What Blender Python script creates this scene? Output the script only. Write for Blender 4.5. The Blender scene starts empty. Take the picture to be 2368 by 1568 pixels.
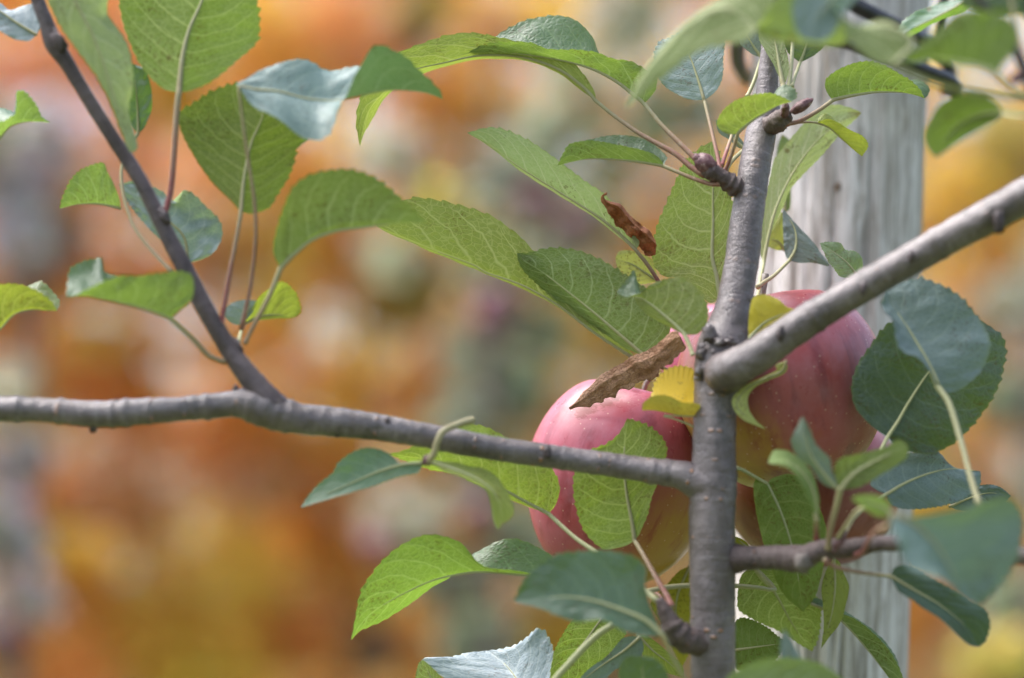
import bpy, math, random
import numpy as np
from mathutils import Vector, Matrix, noise
random.seed(7)
rng = np.random.default_rng(11)
scene = bpy.context.scene
COL = scene.collection
R = math.radians

# ------------------------------------------------------------------ camera
PITCH = R(8.0)
CAM = Vector((0.0, 0.0, 1.45))
RIGHT = Vector((1, 0, 0))
FWD = Vector((0, math.cos(PITCH), math.sin(PITCH)))
UP = Vector((0, -math.sin(PITCH), math.cos(PITCH)))
D0 = 0.89
cam = bpy.data.cameras.new('camera')
cam_o = bpy.data.objects.new('camera', cam)
COL.objects.link(cam_o)
cam_o.location = CAM
cam_o.rotation_euler = (math.pi / 2 + PITCH, 0, 0)
cam.sensor_width = 23.6
cam.lens = 50.0
cam.clip_start = 0.02
cam.clip_end = 400
cam.dof.use_dof = True
cam.dof.focus_distance = D0
cam.dof.aperture_fstop = 2.0
cam.dof.aperture_blades = 0
scene.camera = cam_o

# ------------------------------------------------------------------ world, sun, exposure
SUN_EL, SUN_ROT = R(64), R(-80)
w = bpy.data.worlds.new('World')
scene.world = w
w.use_nodes = True
nt = w.node_tree
nt.nodes.clear()
sky = nt.nodes.new('ShaderNodeTexSky')
sky.sky_type = 'NISHITA'
sky.sun_disc = False
sky.sun_elevation = SUN_EL
sky.sun_rotation = SUN_ROT
sky.air_density = 1.0
sky.dust_density = 4.0
sky.ozone_density = 1.0
hs = nt.nodes.new('ShaderNodeHueSaturation')
hs.inputs['Saturation'].default_value = 0.8
bg = nt.nodes.new('ShaderNodeBackground')
bg.inputs['Strength'].default_value = 0.085
wo = nt.nodes.new('ShaderNodeOutputWorld')
nt.links.new(sky.outputs[0], hs.inputs['Color'])
nt.links.new(hs.outputs[0], bg.inputs['Color'])
nt.links.new(bg.outputs[0], wo.inputs['Surface'])

sun = bpy.data.lights.new('sun', 'SUN')
sun.energy = 1.5
sun.angle = R(50)
sun.color = (1.0, 0.98, 0.98)
sun_o = bpy.data.objects.new('sun', sun)
COL.objects.link(sun_o)
sd = Vector((math.sin(SUN_ROT) * math.cos(SUN_EL), math.cos(SUN_ROT) * math.cos(SUN_EL), math.sin(SUN_EL)))
sun_o.rotation_euler = sd.to_track_quat('Z', 'Y').to_euler()
sun_o.location = (0, 0, 6)

vs = scene.view_settings
vs.view_transform = 'Standard'
vs.look = 'None'
vs.gamma = 1.0
vs.use_curve_mapping = False
vs.exposure = 2.2
scene.cycles.max_bounces = 8
scene.cycles.transmission_bounces = 6
scene.cycles.use_denoising = True

# ------------------------------------------------------------------ helpers
PXM = 0.17744e-3            # metres per overview pixel in the plane of focus
CX, CY = 1183.5, 783.9
FR = {'O': (0, 0, 1), 'TL': (0, 0, .3316), 'ML': (0, 462.3, .3316), 'TC': (577.9, 0, .3316),
      'C': (809, 404.5, .3316), 'T1': (1271.3, 0, .29483), 'T2': (1789.1, 0, .29483),
      'CR': (1329.1, 520.1, .29483), 'R': (1789.1, 404.5, .29483), 'R2': (1675.8, 751.2, .35012),
      'L1': (635.7, 866.8, .29483), 'L2': (751.2, 1105.5, .29483), 'B': (1213.5, 1105.5, .29483),
      'BR': (1789.1, 1105.5, .29483), 'N': (1664.3, 866.8, .29483), 'M': (1184.6, 751.2, .29483),
      'W': (2022.5, 0, .16582)}


def P(x, y, z=0.0):
    """a direction from the photographer plus a distance: world point z millimetres beyond the plane of focus"""
    D = D0 + z / 1000.0
    k = PXM * D / D0
    return CAM + RIGHT * ((x - CX) * k) + UP * (-(y - CY) * k) + FWD * D


def RAD(r, z=0.0):
    return r * PXM * (D0 + z / 1000.0) / D0


def fr(pts, f):
    ox, oy, s = FR[f]
    out = []
    for p in pts:
        out.append((ox + p[0] * s, oy + p[1] * s) + tuple(p[2:]))
    return out


def resample(pts, n):
    """Catmull-Rom through pts, n+1 points evenly spaced along the 2-D length"""
    a = np.array([list(p) for p in pts], float)
    if len(a) == 2:
        t = np.linspace(0, 1, n + 1)[:, None]
        return a[0] * (1 - t) + a[1] * t
    ext = np.vstack([2 * a[0] - a[1], a, 2 * a[-1] - a[-2]])
    dense = []
    for i in range(1, len(ext) - 2):
        p0, p1, p2, p3 = ext[i - 1:i + 3]
        t = np.linspace(0, 1, 24, endpoint=False)[:, None]
        # tension .5, centripetal enough for our spacing
        m1 = (p2 - p0) * .5
        m2 = (p3 - p1) * .5
        L = np.linalg.norm((p2 - p1)[:2]) + 1e-6
        for m in (m1, m2):
            k = np.linalg.norm(m[:2])
            if k > L: m *= L / k
        dense.append((2 * t**3 - 3 * t**2 + 1) * p1 + (t**3 - 2 * t**2 + t) * m1 + (-2 * t**3 + 3 * t**2) * p2 + (t**3 - t**2) * m2)
    dense.append(a[-1:])
    d = np.vstack(dense)
    s = np.concatenate([[0], np.cumsum(np.linalg.norm(np.diff(d[:, :2], axis=0), axis=1))])
    tt = np.linspace(0, s[-1], n + 1)
    return np.stack([np.interp(tt, s, d[:, k]) for k in range(d.shape[1])], 1)


def mesh_obj(name, verts, faces, mat=None, parent=None, smooth=True, uvs=None):
    me = bpy.data.meshes.new(name)
    me.from_pydata([tuple(v) for v in verts], [], faces)
    if uvs is not None:
        uv = me.uv_layers.new(name='UVMap')
        li = np.empty(len(me.loops), int)
        me.loops.foreach_get('vertex_index', li)
        uv.data.foreach_set('uv', np.asarray(uvs, float)[li].ravel())
    me.update()
    if smooth:
        me.polygons.foreach_set('use_smooth', [True] * len(me.polygons))
    if mat: me.materials.append(mat)
    o = bpy.data.objects.new(name, me)
    COL.objects.link(o)
    if parent is not None:
        o.parent = parent
        o.matrix_parent_inverse = parent.matrix_world.inverted()
    return o


def tag(o, label=None, cat=None, group=None, kind=None):
    if label: o['label'] = label
    if cat: o['category'] = cat
    if group: o['group'] = group
    if kind: o['kind'] = kind
    return o


def empty(name, loc, label, cat, group=None):
    o = bpy.data.objects.new(name, None)
    o.empty_display_size = .05
    COL.objects.link(o)
    o.location = loc
    o.matrix_world = Matrix.Translation(loc)
    return tag(o, label, cat, group)


def sweep(pts, radii, seg=24, cap=True, bumpy=0.0, freq=300.0, rings=(), squash=1.0):
    """tube along world points; uv = (metres round, metres along)"""
    n = len(pts)
    verts, faces, uvs = [], [], []
    T = [(pts[min(i + 1, n - 1)] - pts[max(i - 1, 0)]).normalized() for i in range(n)]
    ref = Vector((0, -1, 0)) if abs(T[0].y) < .9 else Vector((1, 0, 0))
    N = (ref - T[0] * ref.dot(T[0])).normalized()
    L = 0
    for i in range(n):
        if i:
            N = (N - T[i] * N.dot(T[i])).normalized()
            L += (pts[i] - pts[i - 1]).length
        Bn = T[i].cross(N)
        rr = radii[i]
        for c, wd, h in rings:
            rr += h * math.exp(-((L - c) / wd) ** 2)
        for k in range(seg):
            a = 2 * math.pi * k / seg
            d = N * math.cos(a) + Bn * math.sin(a) * squash
            p = pts[i] + d * rr
            if bumpy:
                q = p * freq
                b = noise.noise(q) + .5 * noise.noise(q * 2.3) + .3 * noise.noise(q * .3)
                p = p + d * (b * bumpy * rr)
            verts.append(p)
            uvs.append((min(k, seg - k) / seg * 2 * math.pi * radii[i], L))
    for i in range(n - 1):
        for k in range(seg):
            k2 = (k + 1) % seg
            faces.append((i * seg + k, i * seg + k2, (i + 1) * seg + k2, (i + 1) * seg + k))
    if cap:
        for i, fl in ((0, True), (n - 1, False)):
            c = len(verts)
            verts.append(pts[i] + T[i] * (radii[i] * (.35 if not fl else -.35)))
            uvs.append((0, uvs[i * seg][1]))
            for k in range(seg):
                k2 = (k + 1) % seg
                faces.append((i * seg + k2, i * seg + k, c) if fl else (i * seg + k, i * seg + k2, c))
    return verts, faces, uvs


# ------------------------------------------------------------------ materials
class NB:
    def __init__(self, name):
        self.m = bpy.data.materials.new(name)
        self.m.use_nodes = True
        self.t = self.m.node_tree
        self.t.nodes.clear()
        self.out = self.n('ShaderNodeOutputMaterial')

    def n(self, typ, **kw):
        nd = self.t.nodes.new(typ)
        for k, v in kw.items(): setattr(nd, k, v)
        return nd

    def l(self, a, b): self.t.links.new(a, b)

    def put(self, sock, v):
        if isinstance(v, bpy.types.NodeSocket): self.l(v, sock)
        elif isinstance(v, tuple) and len(v) == 3 and sock.type == 'RGBA': sock.default_value = (*v, 1)
        else: sock.default_value = v

    def math(self, op, a, b=0.0, c=0.0, clamp=False):
        nd = self.n('ShaderNodeMath', operation=op, use_clamp=clamp)
        for i, v in enumerate((a, b, c)): self.put(nd.inputs[i], v)
        return nd.outputs[0]

    def mix(self, f, a, b, blend='MIX'):
        nd = self.n('ShaderNodeMix', data_type='RGBA', blend_type=blend)
        self.put(nd.inputs[0], f)
        self.put(nd.inputs[6], a)
        self.put(nd.inputs[7], b)
        return nd.outputs[2]

    def ramp(self, v, lo, hi, a=0.0, b=1.0, smooth=True):
        nd = self.n('ShaderNodeMapRange', interpolation_type='SMOOTHSTEP' if smooth else 'LINEAR')
        self.put(nd.inputs[0], v)
        for i, x in enumerate((lo, hi, a, b)): self.put(nd.inputs[i + 1], x)
        return nd.outputs[0]

    def noise(self, vec, scale, detail=3.0, rough=.55):
        nd = self.n('ShaderNodeTexNoise')
        if vec is not None: self.l(vec, nd.inputs['Vector'])
        nd.inputs['Scale'].default_value = scale
        nd.inputs['Detail'].default_value = detail
        nd.inputs['Roughness'].default_value = rough
        return nd.outputs['Fac']

    def vor(self, vec, scale, feature='DISTANCE_TO_EDGE', rnd=1.0):
        nd = self.n('ShaderNodeTexVoronoi', feature=feature)
        if vec is not None: self.l(vec, nd.inputs['Vector'])
        nd.inputs['Scale'].default_value = scale
        nd.inputs['Randomness'].default_value = rnd
        return nd.outputs['Distance']

    def mapping(self, vec, scale=(1, 1, 1), loc=(0, 0, 0)):
        nd = self.n('ShaderNodeMapping')
        self.l(vec, nd.inputs[0])
        nd.inputs['Scale'].default_value = scale
        nd.inputs['Location'].default_value = loc
        return nd.outputs[0]

    def bump(self, h, strength=.3, dist=.001):
        nd = self.n('ShaderNodeBump')
        nd.inputs['Strength'].default_value = strength
        nd.inputs['Distance'].default_value = dist
        self.l(h, nd.inputs['Height'])
        return nd.outputs[0]

    def principled(self, col, rough=.5, spec=.5, normal=None, **kw):
        nd = self.n('ShaderNodeBsdfPrincipled')
        self.put(nd.inputs['Base Color'], col)
        self.put(nd.inputs['Roughness'], rough)
        self.put(nd.inputs['Specular IOR Level'], spec)
        if normal is not None: self.l(normal, nd.inputs['Normal'])
        for k, v in kw.items(): self.put(nd.inputs[k], v)
        return nd.outputs[0]

    def done(self, sh):
        self.l(sh, self.out.inputs['Surface'])
        return self.m


def leaf_material(name, top, top2, under, trans, vein_t, vein_u, spots=.65, rough=.42, trans_w=.4, spec=.6, bumpk=.36):
    b = NB(name)
    tc = b.n('ShaderNodeTexCoord')
    uv = b.n('ShaderNodeSeparateXYZ')
    b.l(tc.outputs['UV'], uv.inputs[0])
    u = uv.outputs[0]
    v = b.math('MULTIPLY', b.math('SUBTRACT', uv.outputs[1], .5), 2.0)
    a = b.math('ABSOLUTE', v)
    sg = b.math('SIGN', v)
    oi = b.n('ShaderNodeObjectInfo')
    rnd = oi.outputs['Random']
    obj = tc.outputs['Object']
    wob = b.noise(obj, 130, 2)
    wob2 = b.math('MULTIPLY', b.math('SUBTRACT', wob, .5), .5)
    # side veins run outward and forward from the midrib
    N = b.math('ADD', 7.0, b.math('MULTIPLY', rnd, 2.0))
    bend = b.math('ADD', b.math('MULTIPLY', a, .12), b.math('MULTIPLY', b.math('POWER', a, 2.0), .14))
    ph = b.math('MULTIPLY', b.math('SUBTRACT', u, bend), N)
    ph = b.math('ADD', b.math('ADD', ph, b.math('MULTIPLY', sg, .22)), wob2)
    fx = b.math('ABSOLUTE', b.math('SUBTRACT', b.math('FRACT', ph), .5))
    wv = b.math('SUBTRACT', .11, b.math('MULTIPLY', a, .055))
    side = b.ramp(fx, 0.0, wv, 1, 0)
    side = b.math('MULTIPLY', side, b.ramp(a, .8, 1.0, 1, .15))
    midr = b.ramp(a, .015, .05, 1, 0)
    # fine net between them
    mp = b.mapping(tc.outputs['UV'], (16, 9, 1))
    net_d = b.vor(mp, 2.2)
    net = b.ramp(net_d, 0.0, .10, 1, 0)
    net2_d = b.vor(mp, 6.0)
    net2 = b.ramp(net2_d, 0.0, .16, 1, 0)
    vein = b.math('MAXIMUM', b.math('MAXIMUM', side, midr), b.math('MULTIPLY', net, .55))
    vein_f = b.math('MAXIMUM', vein, b.math('MULTIPLY', net2, .2))
    big = b.noise(obj, 26, 3)
    fine = b.noise(obj, 420, 4, .65)
    oc = oi.outputs['Color']
    # upper side
    ct = b.mix(b.ramp(big, .35, .65), top, top2)
    ct = b.mix(b.math('MULTIPLY', vein, .6), ct, vein_t)
    # lower side: downy and paler
    u2 = tuple(min(1, c * 1.5 + .01) for c in under)
    cu = b.mix(b.ramp(big, .35, .68), under, u2)
    cu = b.mix(b.math('MULTIPLY', b.ramp(fine, .45, .75), .22), cu, (.34, .38, .25))
    cu = b.mix(b.math('MULTIPLY', vein_f, .8), cu, vein_u)
    # rusty stipple between the veins and a few round blemishes
    stip = b.math('MULTIPLY', b.ramp(b.noise(obj, 800, 2), .53, .62), b.ramp(b.noise(obj, 60, 2), .46, .62))
    stip = b.math('MULTIPLY', stip, b.math('SUBTRACT', 1.0, vein))
    spot = b.ramp(b.vor(b.mapping(obj, (1, 1, 1)), 75, 'F1'), .04, .13, 1, 0)
    spot = b.math('MULTIPLY', spot, b.ramp(b.noise(obj, 33, 1), .58, .64))
    blem = b.math('MULTIPLY', b.math('MAXIMUM', b.math('MULTIPLY', stip, .75), spot), spots)
    ct = b.mix(blem, ct, (.09, .045, .012))
    cu = b.mix(blem, cu, (.10, .05, .012))
    rim = b.math('MULTIPLY', b.ramp(a, .94, 1.0), .35)
    tip = b.math('MULTIPLY', b.ramp(b.math('ADD', b.math('MAXIMUM', u, b.math('MULTIPLY', a, .93)), b.math('MULTIPLY', b.math('SUBTRACT', b.noise(obj, 48, 3), .5), .42)), .985, 1.05), .8)
    ct = b.mix(tip, ct, (.16, .085, .03))
    cu = b.mix(tip, cu, (.17, .09, .035))
    ct = b.mix(rim, ct, (.22, .24, .06))
    cu = b.mix(rim, cu, (.26, .28, .08))
    ct = b.mix(1.0, ct, oc, 'MULTIPLY')
    cu = b.mix(1.0, cu, oc, 'MULTIPLY')
    geo = b.n('ShaderNodeNewGeometry')
    back = geo.outputs['Backfacing']
    col = b.mix(back, ct, cu)
    # relief: blade swells between sunk veins above, veins stand out below
    quilt = b.math('ADD', b.math('MULTIPLY', b.math('POWER', fx, .6), .9), b.math('MULTIPLY', net_d, 1.1))
    relief = b.math('ADD', b.math('ADD', quilt, b.math('MULTIPLY', fine, .25)), b.math('MULTIPLY', big, 1.0))
    nrm = b.bump(relief, bumpk, .0009)
    rg = b.math('ADD', b.math('ADD', rough, b.math('MULTIPLY', back, .22)), b.math('MULTIPLY', b.math('SUBTRACT', fine, .5), .25))
    sp = b.math('MULTIPLY', spec, b.math('SUBTRACT', 1.0, b.math('MULTIPLY', back, .65)))
    pr = b.principled(col, rg, sp, nrm)
    tl = b.n('ShaderNodeBsdfTranslucent')
    tcol = b.mix(b.math('MULTIPLY', vein, .45), trans, tuple(c * .7 + .09 for c in trans))
    tcol = b.mix(blem, tcol, (.08, .04, .01))
    tcol = b.mix(1.0, tcol, oc, 'MULTIPLY')
    b.l(tcol, tl.inputs['Color'])
    b.l(nrm, tl.inputs['Normal'])
    ms = b.n('ShaderNodeMixShader')
    ms.inputs[0].default_value = trans_w
    b.l(pr, ms.inputs[1])
    b.l(tl.outputs[0], ms.inputs[2])
    return b.done(ms.outputs[0])


M = {}
M['green'] = leaf_material('leaf_green', (.065, .112, .085), (.095, .155, .115), (.14, .175, .075), (.215, .30, .045),
                          (.20, .28, .17), (.56, .58, .34), trans_w=.42)
M['light'] = leaf_material('leaf_light_green', (.09, .17, .08), (.13, .22, .10), (.23, .295, .145), (.29, .39, .10),
                          (.25, .34, .16), (.62, .63, .42), trans_w=.42)
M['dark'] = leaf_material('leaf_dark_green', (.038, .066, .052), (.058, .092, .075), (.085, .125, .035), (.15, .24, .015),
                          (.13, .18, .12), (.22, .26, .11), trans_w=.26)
M['blue'] = leaf_material('leaf_waxy_sky_sheen', (.18, .225, .225), (.24, .285, .29), (.16, .23, .08), (.15, .22, .075),
                          (.34, .38, .33), (.42, .46, .22), rough=.5, trans_w=.22, spec=.5, bumpk=.3)  # waxy upper side, the bluish sheen of the sky put into its colour
M['yellow'] = leaf_material('leaf_yellow', (.60, .44, .02), (.68, .52, .04), (.20, .27, .09), (.55, .42, .03),
                          (.60, .45, .03), (.40, .42, .16), trans_w=.2, bumpk=.02)
M['lime'] = leaf_material('leaf_lime', (.27, .33, .07), (.34, .40, .10), (.34, .38, .14), (.40, .46, .07),
                          (.40, .44, .17), (.5, .52, .27), trans_w=.38)


def stalk_material():
    b = NB('leaf_stalk')
    tc = b.n('ShaderNodeTexCoord')
    s = b.n('ShaderNodeSeparateXYZ')
    b.l(tc.outputs['UV'], s.inputs[0])
    v = s.outputs[1]
    oi = b.n('ShaderNodeObjectInfo')
    sc = b.n('ShaderNodeSeparateColor')
    b.l(oi.outputs['Color'], sc.inputs[0])
    redf = b.math('MULTIPLY', b.ramp(b.math('ADD', v, b.math('MULTIPLY', b.noise(tc.outputs['Object'], 90, 2), .2)), .15, .8, 1, .12), sc.outputs[0])
    c = b.mix(redf, (.36, .37, .19), (.22, .06, .06))
    c = b.mix(b.math('MULTIPLY', b.ramp(b.noise(tc.outputs['Object'], 700, 3), .5, .7), .25), c, (.45, .44, .34))
    return b.done(b.principled(c, .55, .4))


M['stalk'] = stalk_material()


def bark_material(name, c1, c2, c3, lent=(.36, .17, .08), lent_amt=.9, rough=.48, spec=.55):
    b = NB(name)
    tc = b.n('ShaderNodeTexCoord')
    obj, uv = tc.outputs['Object'], tc.outputs['UV']
    n1 = b.noise(obj, 55, 4, .6)
    c = b.mix(b.ramp(n1, .36, .64), c1, c2)
    ringn = b.noise(b.mapping(uv, (60, 420, 1)), 1.0, 4, .6)
    c = b.mix(b.math('MULTIPLY', b.ramp(ringn, .52, .75), .4), c, c3)
    blot = b.noise(obj, 120, 5, .7)
    c = b.mix(b.math('MULTIPLY', b.ramp(blot, .54, .66), .6), c, tuple(x * .35 for x in c1))
    smut = b.math('MULTIPLY', b.ramp(b.noise(b.mapping(obj, (1, 1, .45)), 70, 6, .72), .50, .66), b.ramp(b.noise(obj, 900, 3, .8), .30, .62))
    c = b.mix(b.math('MULTIPLY', smut, .72), c, tuple(x * .28 for x in c1))
    vd = b.vor(b.mapping(uv, (135, 215, 1)), 1.0, 'F1')
    vn = b.noise(uv, 700, 2)
    le = b.ramp(b.math('ADD', vd, b.math('MULTIPLY', b.math('SUBTRACT', vn, .5), .25)), .10, .22, 1, 0)
    sz = b.n('ShaderNodeSeparateXYZ')
    b.l(obj, sz.inputs[0])
    le = b.math('MULTIPLY', le, b.ramp(b.noise(uv, 110, 2), .40, .50))
    le = b.math('MULTIPLY', le, b.ramp(sz.outputs[2], 1.50, 1.57, 1, .18))
    c = b.mix(b.math('MULTIPLY', le, lent_amt), c, lent)
    fine = b.noise(obj, 900, 4, .7)
    h = b.math('ADD', b.math('ADD', b.math('MULTIPLY', ringn, .3), b.math('MULTIPLY', fine, .5)), b.math('MULTIPLY', le, .9))
    h = b.math('ADD', h, b.math('MULTIPLY', blot, .6))
    nrm = b.bump(h, .9, .0010)
    rg = b.ramp(fine, .3, .7, rough - .1, rough + .15)
    return b.done(b.principled(c, rg, spec, nrm))


M['bark'] = bark_material('bark_grey', (.080, .058, .056), (.155, .125, .125), (.31, .275, .285), rough=.34, spec=.9)
M['bark_pale'] = bark_material('bark_wrinkled', (.20, .17, .15), (.32, .29, .28), (.44, .41, .40), lent_amt=.1)
M['bark_old'] = bark_material('bark_brown', (.12, .095, .08), (.20, .165, .145), (.25, .22, .20), lent_amt=.4)
M['shoot'] = bark_material('bark_purple', (.055, .037, .040), (.09, .065, .069), (.14, .12, .13), lent=(.25, .2, .17), lent_amt=.5, rough=.42)
M['spur'] = bark_material('bark_spur', (.07, .045, .043), (.125, .09, .082), (.23, .19, .17), lent_amt=.2, rough=.6)


def bud_material():
    b = NB('bud_scales')
    tc = b.n('ShaderNodeTexCoord')
    n = b.noise(tc.outputs['Object'], 500, 4, .7)
    c = b.mix(b.ramp(n, .38, .62), (.075, .022, .03), (.17, .085, .085))
    c = b.mix(b.ramp(n, .62, .72, 0, .8), c, (.48, .44, .40))
    return b.done(b.principled(c, .5, .5, b.bump(n, .5, .0006)))


M['bud'] = bud_material()


def dry_material():
    b = NB('dry_leaf')
    tc = b.n('ShaderNodeTexCoord')
    obj = tc.outputs['Object']
    n = b.noise(obj, 90, 5, .65)
    c = b.mix(b.ramp(n, .32, .66), (.26, .15, .085), (.48, .33, .23))
    f = b.noise(obj, 520, 5, .7)
    c = b.mix(b.math('MULTIPLY', b.ramp(f, .52, .72), .6), c, (.10, .055, .035))
    wr = b.vor(b.mapping(tc.outputs['UV'], (26, 9, 1)), 1.0)
    c = b.mix(b.ramp(wr, 0, .07, .6, 0), c, (.13, .07, .045))
    oi = b.n('ShaderNodeObjectInfo')
    c = b.mix(1.0, c, oi.outputs['Color'], 'MULTIPLY')
    h = b.math('ADD', b.math('MULTIPLY', wr, .8), f)
    return b.done(b.principled(c, .75, .25, b.bump(h, .9, .0012)))


M['dry'] = dry_material()


def apple_material(name, blush, deep, ground, ax, lo, hi, seed, rub=()):
    """ax: body direction in which the red blush sits (the side that grew towards the light)"""
    b = NB(name)
    tc = b.n('ShaderNodeTexCoord')
    obj = tc.outputs['Object']
    d = b.n('ShaderNodeVectorMath', operation='DOT_PRODUCT')
    b.l(obj, d.inputs[0])
    d.inputs[1].default_value = ax
    f = d.outputs['Value']
    n = b.noise(b.mapping(obj, (1, 1, 1), (seed, 0, 0)), 45, 4, .6)
    st = b.noise(b.mapping(obj, (140, 140, 22), (seed, 2, 0)), 1.0, 4, .6)
    f = b.math('ADD', f, b.math('MULTIPLY', b.math('SUBTRACT', n, .5), .030))
    f = b.math('ADD', f, b.math('MULTIPLY', b.math('SUBTRACT', st, .5), .016))
    c = b.mix(b.ramp(f, lo, hi), ground, blush)
    c = b.mix(b.math('MULTIPLY', b.ramp(st, .5, .7), b.ramp(f, lo, hi, .25, .9)), c, deep)
    # bloom tinted lilac, with the sky's sheen painted into it; breathing spots
    bl = b.noise(obj, 70, 4, .65)
    bl2 = b.noise(obj, 260, 5, .7)
    c = b.mix(b.math('MULTIPLY', b.math('ADD', b.math('MULTIPLY', b.ramp(bl2, .40, .74), .5), b.ramp(n, .3, .62)), b.ramp(f, lo, hi + .025, .02, .17)), c, (.50, .33, .42))
    sp = b.vor(obj, 330, 'F1')
    sf = b.math('MULTIPLY', b.ramp(sp, .07, .16, 1, 0), .55)
    c = b.mix(sf, c, (.66, .45, .36))
    sc = b.noise(b.mapping(obj, (1, 1, 1), (3 + seed, 1, 0)), 24, 5, .75)
    c = b.mix(b.ramp(sc, .70, .76, 0, .6), c, (.10, .03, .015))
    for px_, rad_ in rub:
        ds = b.n('ShaderNodeVectorMath', operation='DISTANCE')
        b.l(obj, ds.inputs[0])
        ds.inputs[1].default_value = px_
        dd_ = b.math('ADD', ds.outputs['Value'], b.math('MULTIPLY', b.math('SUBTRACT', b.noise(b.mapping(obj, (1, 1, 2.5)), 260, 5, .75), .5), .014))
        c = b.mix(b.ramp(dd_, rad_ * .35, rad_, .85, 0), c, (.20, .008, .012))
    fine = b.noise(obj, 1500, 3, .7)
    rg = b.ramp(bl, .35, .7, .27, .42)
    return b.done(b.principled(c, rg, .55, b.bump(b.math('ADD', fine, b.math('MULTIPLY', sf, .6)), .12, .0004)))


def post_material():
    b = NB('weathered_wood')
    tc = b.n('ShaderNodeTexCoord')
    obj = tc.outputs['Object']
    wn = b.n('ShaderNodeTexNoise')
    b.l(b.mapping(obj, (40, 40, 14)), wn.inputs['Vector'])
    wn.inputs['Scale'].default_value = 1.0
    wv = b.n('ShaderNodeVectorMath', operation='SCALE')
    b.l(wn.outputs['Color'], wv.inputs[0])
    wv.inputs['Scale'].default_value = .012
    wa = b.n('ShaderNodeVectorMath', operation='ADD')
    b.l(obj, wa.inputs[0])
    b.l(wv.outputs[0], wa.inputs[1])
    ob2 = wa.outputs[0]
    g = b.noise(b.mapping(ob2, (260, 260, 13)), 1.0, 6, .68)
    g2 = b.noise(b.mapping(ob2, (620, 620, 30)), 1.0, 5, .66)
    big = b.noise(b.mapping(obj, (34, 34, 11)), 1.0, 4, .6)
    c = b.mix(b.ramp(g, .36, .60), (.36, .325, .285), (.74, .71, .69))
    c = b.mix(b.math('MULTIPLY', b.ramp(big, .42, .66), .55), c, (.33, .285, .24))
    c = b.mix(b.math('MULTIPLY', b.ramp(g2, .56, .68), .6), c, (.15, .115, .09))
    c = b.mix(b.math('MULTIPLY', b.ramp(g2, .32, .42, 1, 0), .7), c, (.72, .71, .72))
    h = b.math('ADD', b.math('MULTIPLY', g, .8), b.math('MULTIPLY', g2, .7))
    return b.done(b.principled(c, .8, .25, b.bump(h, .9, .0016)))


M['post'] = post_material()


def simple(name, col, rough=.5, spec=.5, n=None):
    b = NB(name)
    tc = b.n('ShaderNodeTexCoord')
    f = b.noise(tc.outputs['Object'], n or 60, 4, .6)
    c = b.mix(b.ramp(f, .35, .65), tuple(x * .7 for x in col), tuple(min(1, x * 1.3) for x in col))
    return b.done(b.principled(c, rough, spec, b.bump(f, .2, .0006)))


M['knot'] = simple('wood_knot', (.17, .125, .09), .8, .2, 260)
M['hose'] = simple('black_rubber', (.022, .022, .026), .38, .5, 180)
M['far_bark'] = simple('far_bark', (.15, .12, .11), .8, .3, 12)
M['ground'] = simple('grass_ground', (.07, .085, .03), .9, .1, 1.5)
M['far_apple'] = simple('far_apple_skin', (.20, .075, .105), .5, .35, 40)


def far_leaf_material():
    b = NB('far_leaves')
    at = b.n('ShaderNodeAttribute', attribute_name='pigment')
    pr = b.principled(at.outputs['Color'], .6, .2)
    tl = b.n('ShaderNodeBsdfTranslucent')
    b.l(at.outputs['Color'], tl.inputs['Color'])
    ms = b.n('ShaderNodeMixShader')
    ms.inputs[0].default_value = .5
    b.l(pr, ms.inputs[1])
    b.l(tl.outputs[0], ms.inputs[2])
    return b.done(ms.outputs[0])


M['far_leaf'] = far_leaf_material()

# ------------------------------------------------------------------ the near apple tree
base_xy = P(1648, 1640, -48)
TREE = empty('apple_tree', Vector((base_xy.x, base_xy.y, 0)), 'young apple tree in sharp focus with grey trunk, green leaves and ripe fruit', 'apple tree')


def limb(name, pts, mat, n=80, seg=28, bumpy=.05, freq=330, rings=(), extra0=None, extra1=None, parent=None, smoothr=True):
    a = resample([(p[0], p[1], p[2], p[3]) for p in pts], n)
    W = [P(x, y, z) for x, y, r, z in a]
    rr = [RAD(r, z) for x, y, r, z in a]
    if extra0:
        W = [e for e, _ in extra0] + W
        rr = [q for _, q in extra0] + rr
    if extra1:
        W += [e for e, _ in extra1]
        rr += [q for _, q in extra1]
    v, f, uv = sweep(W, rr, seg, True, bumpy, freq, rings)
    return mesh_obj(name, v, f, mat, parent or TREE, True, uv)


# trunk: from the ground, through the picture, to the top of the young tree
tb = P(1648, 1610, -48)
ext0 = [(Vector((tb.x - .004, tb.y + .01, h)), .0125 - .0015 * h / 1.3) for h in np.linspace(0, tb.z - .02, 20)]
tt = P(1792, -80, 4)
ext1 = [(Vector((tt.x + .004 * k, tt.y + .004 * k, tt.z + .035 * k)), .0034 * (1 - k / 11)) for k in range(1, 10)]
limb('trunk', [(1648, 1600, 52, -48), (1648, 1480, 52, -47), (1648, 1400, 52, -46), (1647, 1300, 54, -45), (1646, 1200, 53, -44),
               (1649, 1110, 55, -42), (1651, 1040, 50, -41), (1653, 960, 49, -39), (1658, 900, 54, -37), (1664, 850, 60, -35),
               (1672, 800, 60, -33), (1683, 765, 53, -31), (1692, 730, 45, -30), (1702, 680, 41, -27), (1715, 600, 40, -24),
               (1726, 510, 38, -20), (1738, 430, 37, -16), (1750, 360, 36, -12), (1761, 300, 35, -8), (1770, 262, 33, -6),
               (1773, 225, 27, -4), (1777, 147, 22, -2), (1784, 60, 20, 0), (1792, -60, 19, 3)],
     M['bark'], 170, 40, .045, 300, extra0=ext0, extra1=ext1)

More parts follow.
